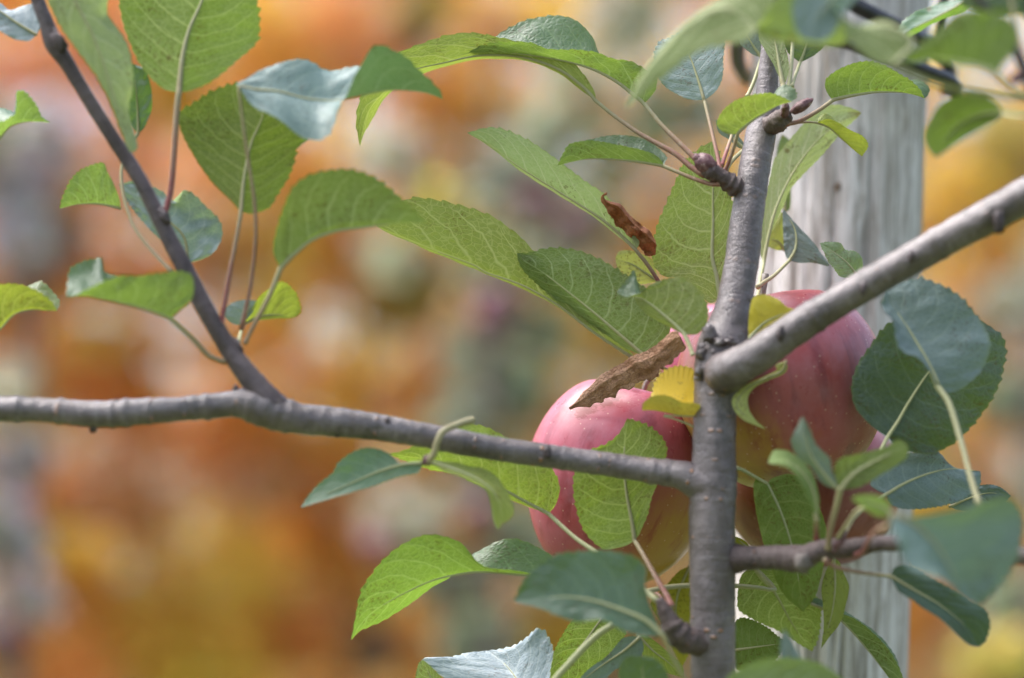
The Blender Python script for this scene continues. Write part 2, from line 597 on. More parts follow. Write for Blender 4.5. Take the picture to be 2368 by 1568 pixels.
# old scars and swellings at the big fork
def lump(name, x, y, z, rx, ry, rz, mat, parent=None, bumpy=.35, freq=420, rot=0.0, seg=(18, 12), point=0.0):
    c = P(x, y, z)
    v, f = [], []
    ns, nr = seg
    ca, sa = math.cos(rot), math.sin(rot)
    for i in range(nr + 1):
        th = math.pi * i / nr
        for k in range(ns):
            a = 2 * math.pi * k / ns
            sr = math.sin(th) ** (1 + point)
            dx, dy, dz = sr * math.cos(a), math.cos(th), sr * math.sin(a)
            q = Vector((dx, dy, dz)) * 1.6 + Vector((x, y, 0)) * .13
            s = 1 + bumpy * (noise.noise(q * 1.3) + .5 * noise.noise(q * 3.1))
            X, Y, Z = dx * rx * s, dy * ry * s, dz * rz * s
            X, Y = X * ca - Y * sa, X * sa + Y * ca
            v.append(c + RIGHT * RAD(X, z) + UP * RAD(Y, z) - FWD * RAD(Z, z))
    for i in range(nr):
        for k in range(ns):
            k2 = (k + 1) % ns
            f.append((i * ns + k, (i + 1) * ns + k, (i + 1) * ns + k2, i * ns + k2))
    return mesh_obj(name, v, f, mat, parent or TREE, True)


for x, y, z, a, b_, c in ((1640, 772, -42, 16, 22, 14), (1668, 790, -44, 18, 9, 10), (1622, 815, -40, 12, 20, 14), (1690, 795, -42, 20, 8, 10), (1640, 850, -44, 22, 10, 12),
                         (1618, 860, -42, 12, 18, 14), (1725, 690, -32, 17, 13, 8), (1700, 705, -33, 10, 5, 5)):
    lump('bark_scar', x, y, z, a, b_, c, M['bark'], bumpy=.5)

rr_ = random.Random(3)
for i in range(16):
    y = rr_.uniform(765, 880)
    xx = rr_.uniform(-48, 30)
    lump('bark_scar', 1664 + xx - (y - 820) * .1, y, -40 - 11 * math.sqrt(max(0, 1 - (xx / 62) ** 2)) + 5, rr_.uniform(6, 13), rr_.uniform(3, 7), 4, M[rr_.choice(['bark', 'bark_pale', 'bark_pale'])], bumpy=.6, rot=rr_.uniform(-.6, .6), seg=(12, 8))

# right-hand branch, cut back and coming towards the viewer
limb('branch', [(1668, 867, 45, -45), (1680, 861, 47, -49), (1702, 849, 45, -53), (1760, 815, 42, -56), (1850, 752, 39, -59), (1940, 696, 37, -62),
                (2000, 660, 37, -64), (2100, 603, 37, -68), (2200, 546, 38, -72), (2300, 492, 41, -76), (2400, 436, 42, -80), (2560, 345, 42, -88),
                (2800, 210, 40, -100)],
     M['bark'], 260, 36, .04, 300, rings=[(.0035, .0009, .0005), (.0065, .0008, .0004), (.0095, .0008, .0003), (.046, .0009, .0005), (.07, .0009, .0004), (.10, .0009, .0004)])
for x, y, r_ in ((1805, 772, 15), (1996, 668, 12), (2108, 592, 12), (2310, 512, 22)):
    lump('bud', x, y, -61 - (x - 1800) * .04 - 3, r_ * .6, r_ * 1.2, 7, M['shoot'], bumpy=.45)

# left-hand branch
limb('branch', [(1650, 1122, 52, -43), (1622, 1116, 47, -43), (1600, 1108, 39, -43), (1578, 1100, 34, -43), (1550, 1094, 31, -42), (1500, 1088, 29, -42), (1420, 1076, 28, -42), (1300, 1059, 27, -44),
                (1220, 1048, 28, -46), (1150, 1038, 28, -48), (1050, 1020, 29, -50), (960, 1003, 29, -52), (850, 985, 32, -54), (760, 975, 35, -56), (690, 968, 36, -58),
                (640, 956, 40, -59), (600, 942, 42, -60), (570, 934, 38, -60), (535, 935, 31, -60), (450, 943, 28, -61), (350, 950, 30, -62), (230, 958, 31, -63), (100, 948, 28, -64),
                (0, 945, 29, -65), (-120, 938, 27, -66), (-400, 905, 22, -70), (-700, 860, 12, -74)],
     M['bark'], 420, 32, .055, 330, rings=[(.168, .0012, .0005), (.173, .001, .0005), (.178, .0012, .0006), (.183, .001, .0005), (.2, .0014, .0006), (.205, .001, .0004), (.222, .001, .0005), (.231, .0014, .0006), (.236, .001, .0005), (.256, .001, .0005), (.272, .0012, .0006), (.02, .001, .0004), (.025, .001, .0004), (.06, .0008, .0004)])
for x, y, r_ in ((1266, 1046, 15), (895, 975, 12), (270, 934, 12), (215, 985, 16), (780, 1000, 13), (545, 905, 14), (610, 905, 20), (660, 990, 12)):
    lump('bud', x, y, -55 - max(0, (1100 - x)) * .01, r_ * .55, r_, 6, M['shoot'], bumpy=.5)

# shoot rising from the left-hand branch
limb('shoot', [(690, 968, 26, -58), (650, 952, 33, -59), (620, 930, 35, -60), (602, 908, 32, -60), (587, 886, 28, -60), (564, 856, 25, -60), (530, 808, 22, -59), (497, 754, 21, -59), (461, 688, 21, -58), (428, 621, 20, -58),
               (391, 552, 19, -57), (361, 491, 18, -57), (328, 424, 17, -57), (298, 375, 17, -56), (265, 325, 16, -56), (225, 262, 16, -56), (186, 199, 16, -56), (153, 143, 18, -56),
               (124, 99, 22, -56), (106, 50, 17, -56), (90, 10, 16, -55), (70, -50, 14, -55), (20, -220, 9, -52), (0, -300, 4, -50)],
     M['shoot'], 140, 24, .05, 420)
for x, y, r_ in ((545, 803, 17), (135, 95, 18), (380, 500, 14)):
    lump('bud', x, y, -60, r_ * .8, r_ * 1.4, 7, M['shoot'], bumpy=.5, rot=.5)

# lower right branch
limb('branch', [(1690, 1292, 38, -46), (1712, 1291, 32, -48), (1740, 1290, 28, -50), (1790, 1289, 27, -53), (1835, 1292, 32, -56), (1858, 1290, 30, -58), (1885, 1277, 25, -60), (1915, 1270, 24, -62),
                (1960, 1268, 22, -65), (2020, 1258, 19, -69), (2100, 1257, 18, -74), (2200, 1265, 18, -80), (2330, 1282, 20, -88), (2420, 1292, 20, -94), (2640, 1310, 14, -108), (2800, 1330, 5, -118)],
     M['spur'], 110, 26, .09, 430)
lump('branch_scar', 1855, 1302, -68, 20, 24, 10, M['bark_old'], bumpy=.3)
# spurs
limb('spur', [(1630, 1492, 26, -50), (1600, 1484, 30, -54), (1575, 1470, 30, -56), (1555, 1450, 25, -57), (1542, 1425, 20, -57), (1533, 1405, 16, -57), (1524, 1385, 9, -57)], M['spur'], 50, 22, .12, 520,
     rings=[(.009, .0012, .0007), (.014, .001, .0006), (.018, .001, .0006)])
limb('spur', [(1725, 436, 20, -18), (1702, 432, 22, -19), (1680, 418, 20, -20), (1662, 407, 19, -21), (1645, 398, 20, -22), (1630, 388, 16, -22)], M['spur'], 50, 22, .16, 560,
     rings=[(.005, .0008, .0006), (.008, .0008, .0006)])
lump('bud', 1632, 380, -23, 22, 30, 16, M['bud'], bumpy=.25, rot=.9, point=.25)
lump('bud', 1612, 366, -23, 9, 12, 9, M['bud'], bumpy=.3, rot=.6)
limb('spur', [(1772, 292, 22, -12), (1793, 286, 24, -14), (1810, 272, 22, -15), (1822, 262, 18, -16)], M['spur'], 40, 22, .16, 560)
lump('bud', 1852, 246, -17, 13, 30, 12, M['bud'], bumpy=.22, rot=-1.0, point=.35)
lump('bud', 1815, 255, -20, 10, 18, 9, M['bud'], bumpy=.3, rot=-.2)

# ------------------------------------------------------------------ leaves
NT, NS = 132, 7


def leaf(f, mid, e1, e2, face='U', z=0, mat='green', d1=0.0, d2=0.0, stalk=None, zs=None, tint=(1, 1, 1), red=.8, cup=.22, wave=.05,
         teeth=22, th=.06, label=None, sr=(5.0, 3.8), ribtip=.8, parent=None, name='leaf', holes=False):
    z0, z1 = z if isinstance(z, tuple) else (z, z)
    mid, e1, e2 = fr(mid, f), fr(e1, f), fr(e2, f)
    b0, t0 = mid[0], mid[-1]

    def fix(e):
        e = list(e)
        if math.hypot(e[0][0] - b0[0], e[0][1] - b0[1]) > 1: e = [b0[:2]] + e
        if math.hypot(e[-1][0] - t0[0], e[-1][1] - t0[1]) > 1: e = e + [t0[:2]]
        return e
    e1, e2 = fix(e1), fix(e2)
    pad = lambda e: [tuple(p) + (0.0,) * (3 - len(p)) for p in e]
    m = resample(pad(mid), NT)
    A = resample(pad(e1), NT)
    B = resample(pad(e2), NT)
    t = np.linspace(0, 1, NT + 1)
    prof = np.sin(np.pi * np.clip(t, 0, 1)) ** .7
    zm = z0 + (z1 - z0) * t + m[:, 2]
    zA = zm + d1 * prof + A[:, 2]
    zB = zm + d2 * prof + B[:, 2]
    Mw = [P(m[i, 0], m[i, 1], zm[i]) for i in range(NT + 1)]
    Aw = [P(A[i, 0], A[i, 1], zA[i]) for i in range(NT + 1)]
    Bw = [P(B[i, 0], B[i, 1], zB[i]) for i in range(NT + 1)]
    sd_ = rng.random() * 40
    verts, uvs = [], []
    wmax = max(max((Aw[i] - Mw[i]).length for i in range(NT + 1)), max((Bw[i] - Mw[i]).length for i in range(NT + 1)))
    for i in range(NT + 1):
        T = (Mw[min(i + 1, NT)] - Mw[max(i - 1, 0)])
        T = T.normalized() if T.length > 1e-9 else Vector((0, 0, 1))
        ti = t[i]
        fade = min(1, ti * 7) * min(1, (1 - ti) * 12 + .15)
        q = (ti * teeth) % 1.0
        q2 = (ti * teeth + .4) % 1.0
        row = []
        for side, E, qq in ((-1, Aw[i], q), (1, Bw[i], q2)):
            e = E - Mw[i]
            wd = e.length
            tv = .55 + .9 * abs(noise.noise(Vector((ti * 31, side * 3.0, sd_ + 4))))
            nrm = T.cross(e) * (side)
            nrm = nrm.normalized() if nrm.length > 1e-12 else Vector((0, 0, 1))
            tooth = (qq ** 1.3 if qq < .8 else (1 - qq) * 5 * .75) * fade * th * wmax * tv
            for k in range(1, NS + 1):
                s = k / NS
                p = Mw[i] + e * s
                p += nrm * (-cup * wd * s * (1 - s) * face_sign(face, side))
                wv = noise.noise(Vector((ti * 5.2, side * s * 2.0, sd_))) + .5 * noise.noise(Vector((ti * 13, side * s * 4, sd_ + 9)))
                p += nrm * (wave * wmax * wv * (.25 + s) * min(1, wd / (wmax * .35) + .1))
                if k == NS and wd > 1e-6:
                    p += e * (tooth / wd)
                    p += T * (tooth * .6)
                elif k == NS - 1 and wd > 1e-6:
                    p += e * (tooth * .3 / wd)
                row.append((side, k, p, (ti, .5 + side * .5 * s)))
        L = [(p, u) for s_, k, p, u in sorted([r for r in row if r[0] < 0], key=lambda r: -r[1])]
        Rr = [(p, u) for s_, k, p, u in sorted([r for r in row if r[0] > 0], key=lambda r: r[1])]
        for p, u in L + [(Mw[i], (ti, .5))] + Rr:
            verts.append(p)
            uvs.append(u)
    C_ = 2 * NS + 1
    faces = []
    acc = 0.0
    for i in range(NT):
        for c in range(2 * NS):
            q4 = (i * C_ + c, i * C_ + c + 1, (i + 1) * C_ + c + 1, (i + 1) * C_ + c)
            faces.append(q4)
            if c < NS:
                a_, b_, c_ = verts[q4[0]], verts[q4[1]], verts[q4[2]]
                nn = (b_ - a_).cross(c_ - a_)
                acc += nn.dot((CAM - a_).normalized())
    if (acc > 0) != (face == 'T'):
        faces = [tuple(reversed(q)) for q in faces]
        flip = -1
    else:
        flip = 1
    o = mesh_obj(name, verts, faces, M[mat], parent or TREE, True, uvs)
    k = .92 + .16 * rng.random()
    o.color = (tint[0] * k, tint[1] * k, tint[2] * k, 1)
    if label: o['label'] = label
    # stalk and midrib, one tube on the lower side of the blade
    pts, rad, vv = [], [], []
    if stalk is None:
        stalk = []
    if stalk:
        st = fr(stalk, f)
        zs_ = z0 if zs is None else zs
        sp_ = resample(pad(st), 26)
        for j in range(26):
            s = j / 26
            pts.append(P(sp_[j, 0], sp_[j, 1], zs_ + (z0 - zs_) * s + sp_[j, 2]))
            rad.append(RAD(sr[0] + (sr[1] - sr[0]) * min(1, s * 1.3), z0) * (1.25 if j < 2 else 1))
            vv.append(s * .5)
    for i in range(0, int(NT * ribtip), 3):
        c0 = i * C_
        a_, b_ = verts[c0 + NS - 1], verts[c0 + NS + 1]
        T = (Mw[min(i + 1, NT)] - Mw[max(i - 1, 0)])
        nn = T.cross(b_ - a_)
        nn = nn.normalized() * (-flip if nn.length > 0 else 0) if nn.length > 1e-12 else Vector((0, 0, 0))
        r = RAD(sr[1], z0) * (1 - .85 * (i / NT) / ribtip)
        pts.append(Mw[i] - nn * (-r * .25))
        rad.append(r)
        vv.append(.5 + .5 * i / NT)
    v, fc, uv = sweep(pts, rad, 10, True)
    uv = [(0, vv[min(j // 10, len(vv) - 1)]) for j in range(len(v))]
    s_o = mesh_obj('leaf_stalk', v, fc, M['stalk'], o, True, uv)
    s_o.color = (red, 0, 0, 1)
    return o


def face_sign(face, side):
    return 1.0 if face == 'T' else -1.0


# LEAVES_BEGIN
# --- upper left, in front of the plane of focus
leaf('TL', [(1245, 645), (1270, 400), (1320, 200), (1400, 20), (1470, -200), (1520, -420)],
     [(1150, 625), (1060, 550), (980, 450), (900, 280), (850, 120), (835, -50), (900, -250), (1150, -380), (1520, -420)],
     [(1320, 635), (1450, 580), (1560, 500), (1650, 420), (1780, 300), (1803, 180), (1790, 50), (1730, -180), (1620, -340)], 'U', (-52, -40), 'green',
     d1=4, d2=4, stalk=[(1120, 1560), (1150, 1480), (1185, 1350), (1210, 1100), (1230, 800), (1245, 645)], zs=-58, tint=(.9, 1, .6), red=1, sr=(7, 7), cup=.15, wave=.03)
leaf('TL', [(1680, 1480), (1700, 1250), (1750, 1000), (1830, 800), (1810, 590)],
     [(1610, 1400), (1480, 1270), (1350, 1080), (1262, 900), (1250, 790), (1330, 735), (1480, 640), (1640, 590), (1810, 590)],
     [(1760, 1490), (1870, 1450), (1930, 1360), (2005, 1240), (2045, 1130), (2065, 1040), (2150, 960), (2150, 850), (2000, 680), (1810, 590)], 'U', (-55, -45), 'green', wave=.02,
     d1=2, d2=6, stalk=[(1530, 2330), (1545, 2240), (1590, 1960), (1640, 1700), (1680, 1480)], zs=-60, tint=(.75, .8, .5), red=1, sr=(6, 5), cup=.2)
leaf('TC', [(-80, 600), (30, 625), (200, 640), (400, 690), (600, 700), (800, 660), (950, 632), (1100, 634), (1230, 650), (1345, 692)],
     [(-90, 580), (0, 530), (130, 465), (330, 428), (440, 440), (520, 478), (640, 470), (760, 460), (850, 500), (1000, 560), (1200, 620), (1345, 692)],
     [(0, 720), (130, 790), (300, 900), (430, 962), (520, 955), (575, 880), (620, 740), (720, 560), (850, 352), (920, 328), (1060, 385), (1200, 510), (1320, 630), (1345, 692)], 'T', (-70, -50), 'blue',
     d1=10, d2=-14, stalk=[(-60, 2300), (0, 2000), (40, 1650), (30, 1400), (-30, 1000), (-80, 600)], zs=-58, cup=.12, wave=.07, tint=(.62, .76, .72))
leaf('O', [(648, 622), (682, 588), (722, 556), (780, 535), (850, 526), (920, 517), (985, 515)],
     [(633, 585), (640, 530), (660, 470), (680, 430), (720, 405), (800, 393), (850, 405), (900, 435), (950, 478), (985, 515)],
     [(660, 560), (700, 480), (800, 430), (900, 465), (985, 515)], 'U', (-62, -68), 'green', d1=-10, d2=26,
     stalk=[(565, 795), (585, 755), (620, 690), (648, 622)], zs=-60, tint=(.85, .9, .85), red=.6, sr=(5, 6))
leaf('TL', [(430, -260), (520, 0), (640, 230), (740, 500), (830, 800), (900, 1000), (930, 1065)],
     [(330, -100), (340, 20), (430, 200), (560, 380), (650, 500), (740, 650), (800, 800), (860, 950), (900, 1050)],
     [(650, -200), (750, -50), (755, 100), (860, 250), (912, 400), (915, 600), (900, 750), (945, 940), (955, 1030)], 'U', (-70, -66), 'light', d1=2, d2=8, tint=(.8, .8, .85), cup=.1, wave=.1)
leaf('TL', [(255, 245), (100, 150), (0, 80), (-220, -40)], [(290, 170), (288, 90), (230, 30), (150, 45), (70, 70), (0, 25), (-220, -40)],
     [(200, 285), (100, 270), (0, 215), (-100, 150), (-220, -40)], 'T', -42, 'blue', d1=6, d2=-2, tint=(1.25, 1.25, 1.4), cup=.15)
leaf('TL', [(965, 930), (960, 800), (950, 650), (930, 447)], [(935, 900), (885, 800), (853, 700), (860, 560), (895, 475), (930, 445)],
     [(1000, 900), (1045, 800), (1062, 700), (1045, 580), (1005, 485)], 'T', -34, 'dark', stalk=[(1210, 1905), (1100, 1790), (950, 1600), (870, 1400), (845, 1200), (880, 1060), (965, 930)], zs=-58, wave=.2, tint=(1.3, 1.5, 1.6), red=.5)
leaf('TL', [(350, 855), (220, 850), (130, 862), (60, 892), (0, 962), (-120, 1080)][::-1],
     [(-100, 960), (-20, 860), (60, 835), (112, 800), (112, 650), (180, 645), (255, 740), (290, 812), (350, 855)],
     [(-140, 900), (-60, 790), (20, 765), (85, 775), (150, 770), (240, 800), (350, 855)], 'U', -36, 'green', d1=-6, d2=16, tint=(.9, 1, .9))
leaf('TL', [(840, 1455), (700, 1425), (550, 1425), (415, 1452)], [(835, 1400), (800, 1300), (760, 1230), (730, 1145), (680, 1140), (560, 1192), (480, 1285), (430, 1400)],
     [(820, 1420), (700, 1330), (560, 1330), (450, 1420)], 'U', -30, 'green', d1=-6, d2=18, tint=(.9, 1, .9))
leaf('TL', [(1310, 1834), (1280, 1650), (1150, 1520), (1000, 1400), (830, 1290)],
     [(1400, 1810), (1490, 1760), (1545, 1650), (1528, 1540), (1440, 1450), (1330, 1345), (1275, 1345), (1240, 1430), (1100, 1320), (950, 1268)],
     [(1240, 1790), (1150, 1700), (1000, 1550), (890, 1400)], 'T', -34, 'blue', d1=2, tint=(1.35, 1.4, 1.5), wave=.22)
leaf('ML', [(1190, 830), (1000, 760), (850, 722), (700, 690), (600, 672), (460, 675)],
     [(1260, 770), (1320, 720), (1348, 620), (1330, 530), (1250, 508), (1100, 520), (1000, 530), (850, 532), (720, 570), (600, 625), (520, 668)],
     [(1180, 760), (1080, 640), (900, 560), (800, 515), (725, 480), (712, 392), (650, 410), (590, 435), (495, 490), (475, 590)], 'U', (-72, -76), 'green', d1=-6, d2=20,
     stalk=[(1575, 1128), (1510, 1110), (1450, 1080), (1350, 975), (1190, 830)], zs=-60, tint=(.8, .9, .75), red=.5, sr=(6, 6))
leaf('ML', [(-200, 1060), (0, 905), (100, 800), (220, 765), (320, 770), (398, 772)],
     [(-260, 900), (-200, 700), (-80, 620), (60, 588), (180, 605), (280, 648), (355, 710)],
     [(-180, 960), (-60, 760), (100, 650), (240, 590), (290, 575), (370, 640), (412, 710)], 'U', -45, 'green', d1=-4, d2=14, tint=(1.3, 1.15, .6))
leaf('ML', [(1690, 872), (1720, 800), (1745, 740), (1790, 700)], [(1640, 868), (1595, 845), (1565, 790), (1600, 730), (1680, 700)], [(1720, 830), (1760, 780)], 'T', -40, 'blue', tint=(1.2, 1.25, 1.3),
     stalk=[(1650, 1030), (1670, 960), (1690, 872)], zs=-60, red=.1)
leaf('ML', [(1700, 870), (1800, 815), (1920, 800), (2060, 815)], [(1740, 780), (1800, 690), (1880, 615), (1960, 572), (2050, 640), (2090, 740), (2088, 790)],
     [(1760, 845), (1900, 825), (2000, 822)], 'U', -38, 'green', tint=(1.25, 1.15, .6), d1=-4)

# --- long leaves in the plane of focus
leaf('C', [(1990, 1290), (1700, 1100), (1450, 910), (1200, 770), (950, 682), (870, 632), (600, 532), (350, 430), (185, 358)],
     [(1960, 1240), (1850, 1130), (1650, 930), (1420, 700), (1270, 525), (1180, 430), (1100, 368), (1000, 298), (850, 240), (700, 200), (560, 172), (430, 165), (300, 230)],
     [(1900, 1250), (1500, 950), (1200, 795), (900, 662), (600, 550), (400, 470), (260, 405)], 'U', (-6, 4), 'green', d1=-3, d2=14,
     stalk=[(2350, 1560), (2200, 1440), (2080, 1350), (1990, 1290)], zs=-8, tint=(1.15, 1.1, .9), sr=(5, 4.5), cup=.1, wave=.03, red=1)
leaf('C', [(2050, 1260), (1900, 1130), (1700, 960), (1500, 800), (1350, 685), (1220, 600), (1163, 548)],
     [(2110, 1225), (2180, 1180), (2226, 1087), (2190, 950), (2080, 810), (1960, 725), (1850, 655), (1750, 597), (1600, 535), (1450, 513), (1350, 520), (1250, 545)],
     [(1980, 1230), (1850, 1155), (1600, 985), (1400, 840), (1270, 728), (1185, 620)], 'U', (-14, -8), 'green', d1=-4, d2=8, stalk=[(2350, 1420), (2250, 1380), (2120, 1310), (2050, 1260)], zs=-14,
     tint=(.85, .95, .9), sr=(5, 4.5), cup=.16, wave=.04, red=.8)
leaf('O', [(1470, 579), (1430, 540), (1380, 500), (1300, 449), (1200, 386), (1130, 333), (1080, 307)],
     [(1478, 560), (1465, 535), (1440, 500), (1400, 452), (1350, 418), (1290, 372), (1230, 330), (1170, 302), (1130, 296)],
     [(1440, 556), (1370, 501), (1290, 450), (1200, 393), (1130, 337)], 'U', (-4, 6), 'light', d1=-4, d2=16, stalk=[(1545, 690), (1520, 647), (1495, 610), (1470, 579)], zs=0, sr=(5, 4.5), cup=.1, wave=.03, red=1)
leaf('O', [(1377, 233), (1350, 204), (1300, 166), (1240, 141), (1180, 129), (1100, 130), (1030, 145), (950, 165), (890, 212), (850, 262), (832, 338)],
     [(1375, 215), (1360, 188), (1330, 152), (1290, 128), (1230, 106), (1150, 87), (1090, 77), (1030, 84), (970, 104), (910, 130), (865, 180), (835, 225), (824, 280)],
     [(1340, 204), (1290, 168), (1200, 138), (1100, 137), (1030, 152), (950, 180), (893, 222), (860, 275), (840, 312)], 'U', (-2, 6), 'green', d1=-3, d2=18,
     stalk=[(1630, 405), (1600, 388), (1560, 355), (1480, 310), (1420, 268), (1377, 233)], zs=-20, sr=(7, 4.5), tint=(1.1, 1.05, .8), cup=.12, wave=.03)
leaf('O', [(1489, 240), (1466, 222), (1430, 193), (1380, 165), (1320, 145), (1240, 130), (1160, 122), (1083, 122)],
     [(1503, 225), (1517, 203), (1513, 177), (1463, 146), (1419, 137), (1374, 120), (1330, 114), (1271, 116), (1220, 101), (1160, 98), (1110, 108)],
     [(1480, 220), (1440, 172), (1390, 130), (1372, 90), (1345, 60), (1310, 42), (1270, 37), (1220, 45), (1180, 65), (1150, 82), (1110, 105)], 'U', (-6, 0), 'green', d1=-6, d2=14,
     stalk=[(1650, 400), (1625, 385), (1590, 350), (1530, 290), (1489, 240)], zs=-22, sr=(7, 5), tint=(.85, .95, .75), cup=.12, wave=.04)
leaf('T1', [(890, 1303), (700, 1272), (500, 1250), (300, 1247), (150, 1275), (60, 1300)],
     [(880, 1270), (830, 1225), (700, 1170), (500, 1130), (350, 1106), (230, 1112), (150, 1140), (105, 1205)],
     [(910, 1260), (920, 1235), (850, 1160), (750, 1100), (600, 1063), (480, 1063), (380, 1080), (290, 1102), (150, 1185)], 'U', (-14, -8), 'green', d1=-6, d2=10,
     stalk=[(1330, 1440), (1270, 1445), (1150, 1410), (1000, 1350), (890, 1303)], zs=-22, sr=(5.5, 4.5), tint=(.85, .95, .85), cup=.15)
leaf('T1', [(1210, 785), (1170, 650), (1120, 500), (1080, 400), (1050, 230)], [(1120, 785), (1060, 770), (920, 690), (850, 600), (820, 430), (860, 325), (950, 295)],
     [(1250, 760), (1310, 700), (1350, 600), (1357, 450), (1365, 320), (1310, 250), (1180, 215)], 'T', (0, 8), 'blue', d1=2, d2=-2,
     stalk=[(1335, 1350), (1320, 1250), (1290, 1120), (1250, 950), (1210, 785)], zs=-20, sr=(5, 4), tint=(1.15, 1.2, 1.2), cup=.15, red=.9)
leaf('T1', [(1470, 1052), (1500, 1020), (1600, 940), (1700, 880), (1800, 825), (1890, 800)], [(1420, 1055), (1350, 1030), (1308, 970), (1340, 890), (1440, 800), (1560, 752), (1700, 730), (1800, 755)],
     [(1560, 960), (1700, 830), (1760, 730), (1830, 675), (1910, 690), (1932, 760)], 'U', (-26, -30), 'green', d1=-5, d2=8,
     stalk=[(1370, 1340), (1400, 1280), (1440, 1160), (1470, 1052)], zs=-20, sr=(5, 4.5), tint=(.95, .95, .7), red=.9)
leaf('T1', [(1525, 1170), (1450, 1100), (1380, 1030), (1298, 938)], [(1480, 1160), (1400, 1092), (1325, 1040)], [(1525, 1130), (1470, 1060), (1380, 965)], 'T', 12, 'blue', teeth=14,
     stalk=[(1380, 1340), (1430, 1260), (1525, 1170)], zs=-16, sr=(4.5, 4.5), red=.2)
leaf('T1', [(1430, 1050), (1425, 1040), (1420, 1020)], [(1424, 1040)], [(1432, 1035)], 'U', 5, 'green', stalk=[(1345, 1300), (1380, 1200), (1410, 1110), (1430, 1050)], zs=-18, sr=(5, 4), red=1)

# --- blurred leaves close to the viewer, top right
leaf('O', [(2065, 150), (2112, 98), (2062, 62), (2000, 66), (1940, 104), (1830, 98), (1772, 88), (1735, 52), (1690, 22), (1650, 24), (1600, 52), (1540, 108), (1490, 170), (1445, 252)],
     [(2040, 148), (2010, 135), (1985, 112), (1960, 85), (1930, 20), (1850, -25), (1800, -5), (1758, 55), (1722, 94), (1680, 103), (1640, 108), (1590, 130), (1545, 166), (1490, 214)],
     [(2090, 90), (2060, 50), (1990, 60), (1930, 100), (1830, 70), (1775, -15), (1720, -25), (1660, 0), (1600, 40), (1535, 102), (1480, 175)], 'U', (-150, -120), 'green', d1=-4, d2=6,
     stalk=[(2400, 236), (2367, 230), (2290, 218), (2172, 196), (2065, 150)], zs=-140, sr=(7, 6), red=.1, cup=.1, wave=.03)
leaf('O', [(1975, -90), (1930, -10), (1885, 50), (1880, 95)], [(1900, -90), (1840, -20), (1835, 50), (1855, 85)], [(2010, -50), (1960, 20), (1930, 70), (1905, 92)], 'T', -145, 'blue', tint=(.9, 1, 1))
leaf('T2', [(1745, 592), (1600, 525), (1400, 478), (1200, 458), (1000, 475)],
     [(1810, 500), (1870, 430), (1912, 280), (1840, 150), (1700, 105), (1560, 90), (1440, 110), (1300, 230), (1150, 350), (1050, 440)],
     [(1650, 480), (1400, 420), (1200, 420)], 'U', (-160, -150), 'green', d1=-4, d2=30, tint=(.75, .85, .6), stalk=[(2050, 830), (1980, 770), (1850, 690), (1745, 592)], zs=-150, sr=(7, 6), red=.2)
leaf('T2', [(1800, 890), (1620, 900), (1450, 980), (1350, 1090), (1265, 1237)], [(1770, 840), (1720, 790), (1600, 738), (1450, 750), (1300, 820), (1220, 950), (1178, 1050), (1200, 1150)],
     [(1760, 940), (1700, 970), (1500, 1080), (1350, 1180)], 'U', -125, 'green', tint=(.7, .8, .5), stalk=[(2000, 910), (1900, 910), (1850, 905), (1800, 890)], zs=-145, sr=(6, 5), red=0)
leaf('T2', [(1650, -160), (1560, -60), (1450, 35), (1250, 145), (1060, 240), (940, 330)], [(1600, -140), (1450, -8), (1320, 18), (1200, 65), (1080, 120), (990, 200)],
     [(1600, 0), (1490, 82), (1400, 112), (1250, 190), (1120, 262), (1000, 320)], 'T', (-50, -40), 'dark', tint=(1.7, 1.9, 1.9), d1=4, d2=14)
leaf('O', [(2420, -60), (2340, -20), (2220, 10)], [(2380, 20), (2320, 35), (2260, 25)], [(2360, -70), (2280, -60), (2230, -20)], 'T', -110, 'dark')
leaf('O', [(2480, -40), (2440, 0), (2360, 35)], [(2440, 60), (2400, 62)], [(2420, -40), (2370, -20)], 'T', -110, 'dark')

# --- along the upper trunk
leaf('T2', [(460, 787), (600, 755), (800, 725), (1000, 727), (1100, 745), (1182, 772)], [(425, 740), (402, 680), (412, 620), (500, 550), (620, 500), (740, 485), (880, 520), (1000, 590), (1080, 640), (1140, 700)],
     [(600, 720), (900, 650), (1080, 625), (1150, 630), (1212, 690), (1208, 740)], 'U', (-10, -6), 'green', d1=-6, d2=12, stalk=[(95, 975), (200, 950), (350, 865), (460, 787)], zs=-16, sr=(5.5, 5), tint=(.8, .9, .65), red=.8)
leaf('T2', [(330, 962), (430, 1003), (520, 1082), (620, 1172), (690, 1227)], [(380, 945), (430, 935), (500, 960), (590, 1020), (680, 1060), (727, 1110), (732, 1160)],
     [(350, 920), (395, 888), (450, 912), (500, 970), (600, 1080)], 'U', (0, 6), 'lime', d1=-4, d2=8, stalk=[(100, 968), (200, 960), (270, 958), (330, 962)], zs=-14, sr=(4, 2.5), tint=(.75, .8, .5))
leaf('O', [(1765, 608), (1777, 545), (1795, 480), (1830, 405), (1880, 335), (1935, 288), (1992, 262)],
     [(1757, 585), (1755, 545), (1765, 480), (1780, 410), (1789, 372), (1810, 342), (1848, 298), (1877, 265), (1916, 245), (1945, 245), (1975, 253)],
     [(1770, 580), (1778, 550), (1789, 522), (1810, 481), (1827, 440), (1857, 403), (1892, 367), (1930, 322), (1962, 289)], 'U', (26, 40), 'light', d1=2, d2=2,
     stalk=[(1752, 690), (1757, 650), (1765, 608)], zs=5, sr=(5, 5), tint=(1.1, 1.05, 1.1), red=.2, cup=.12)
leaf('O', [(1815, 492), (1812, 400), (1808, 310)], [(1806, 470), (1795, 400), (1798, 340)], [(1827, 480), (1828, 400), (1828, 330)], 'T', 58, 'green', teeth=14)
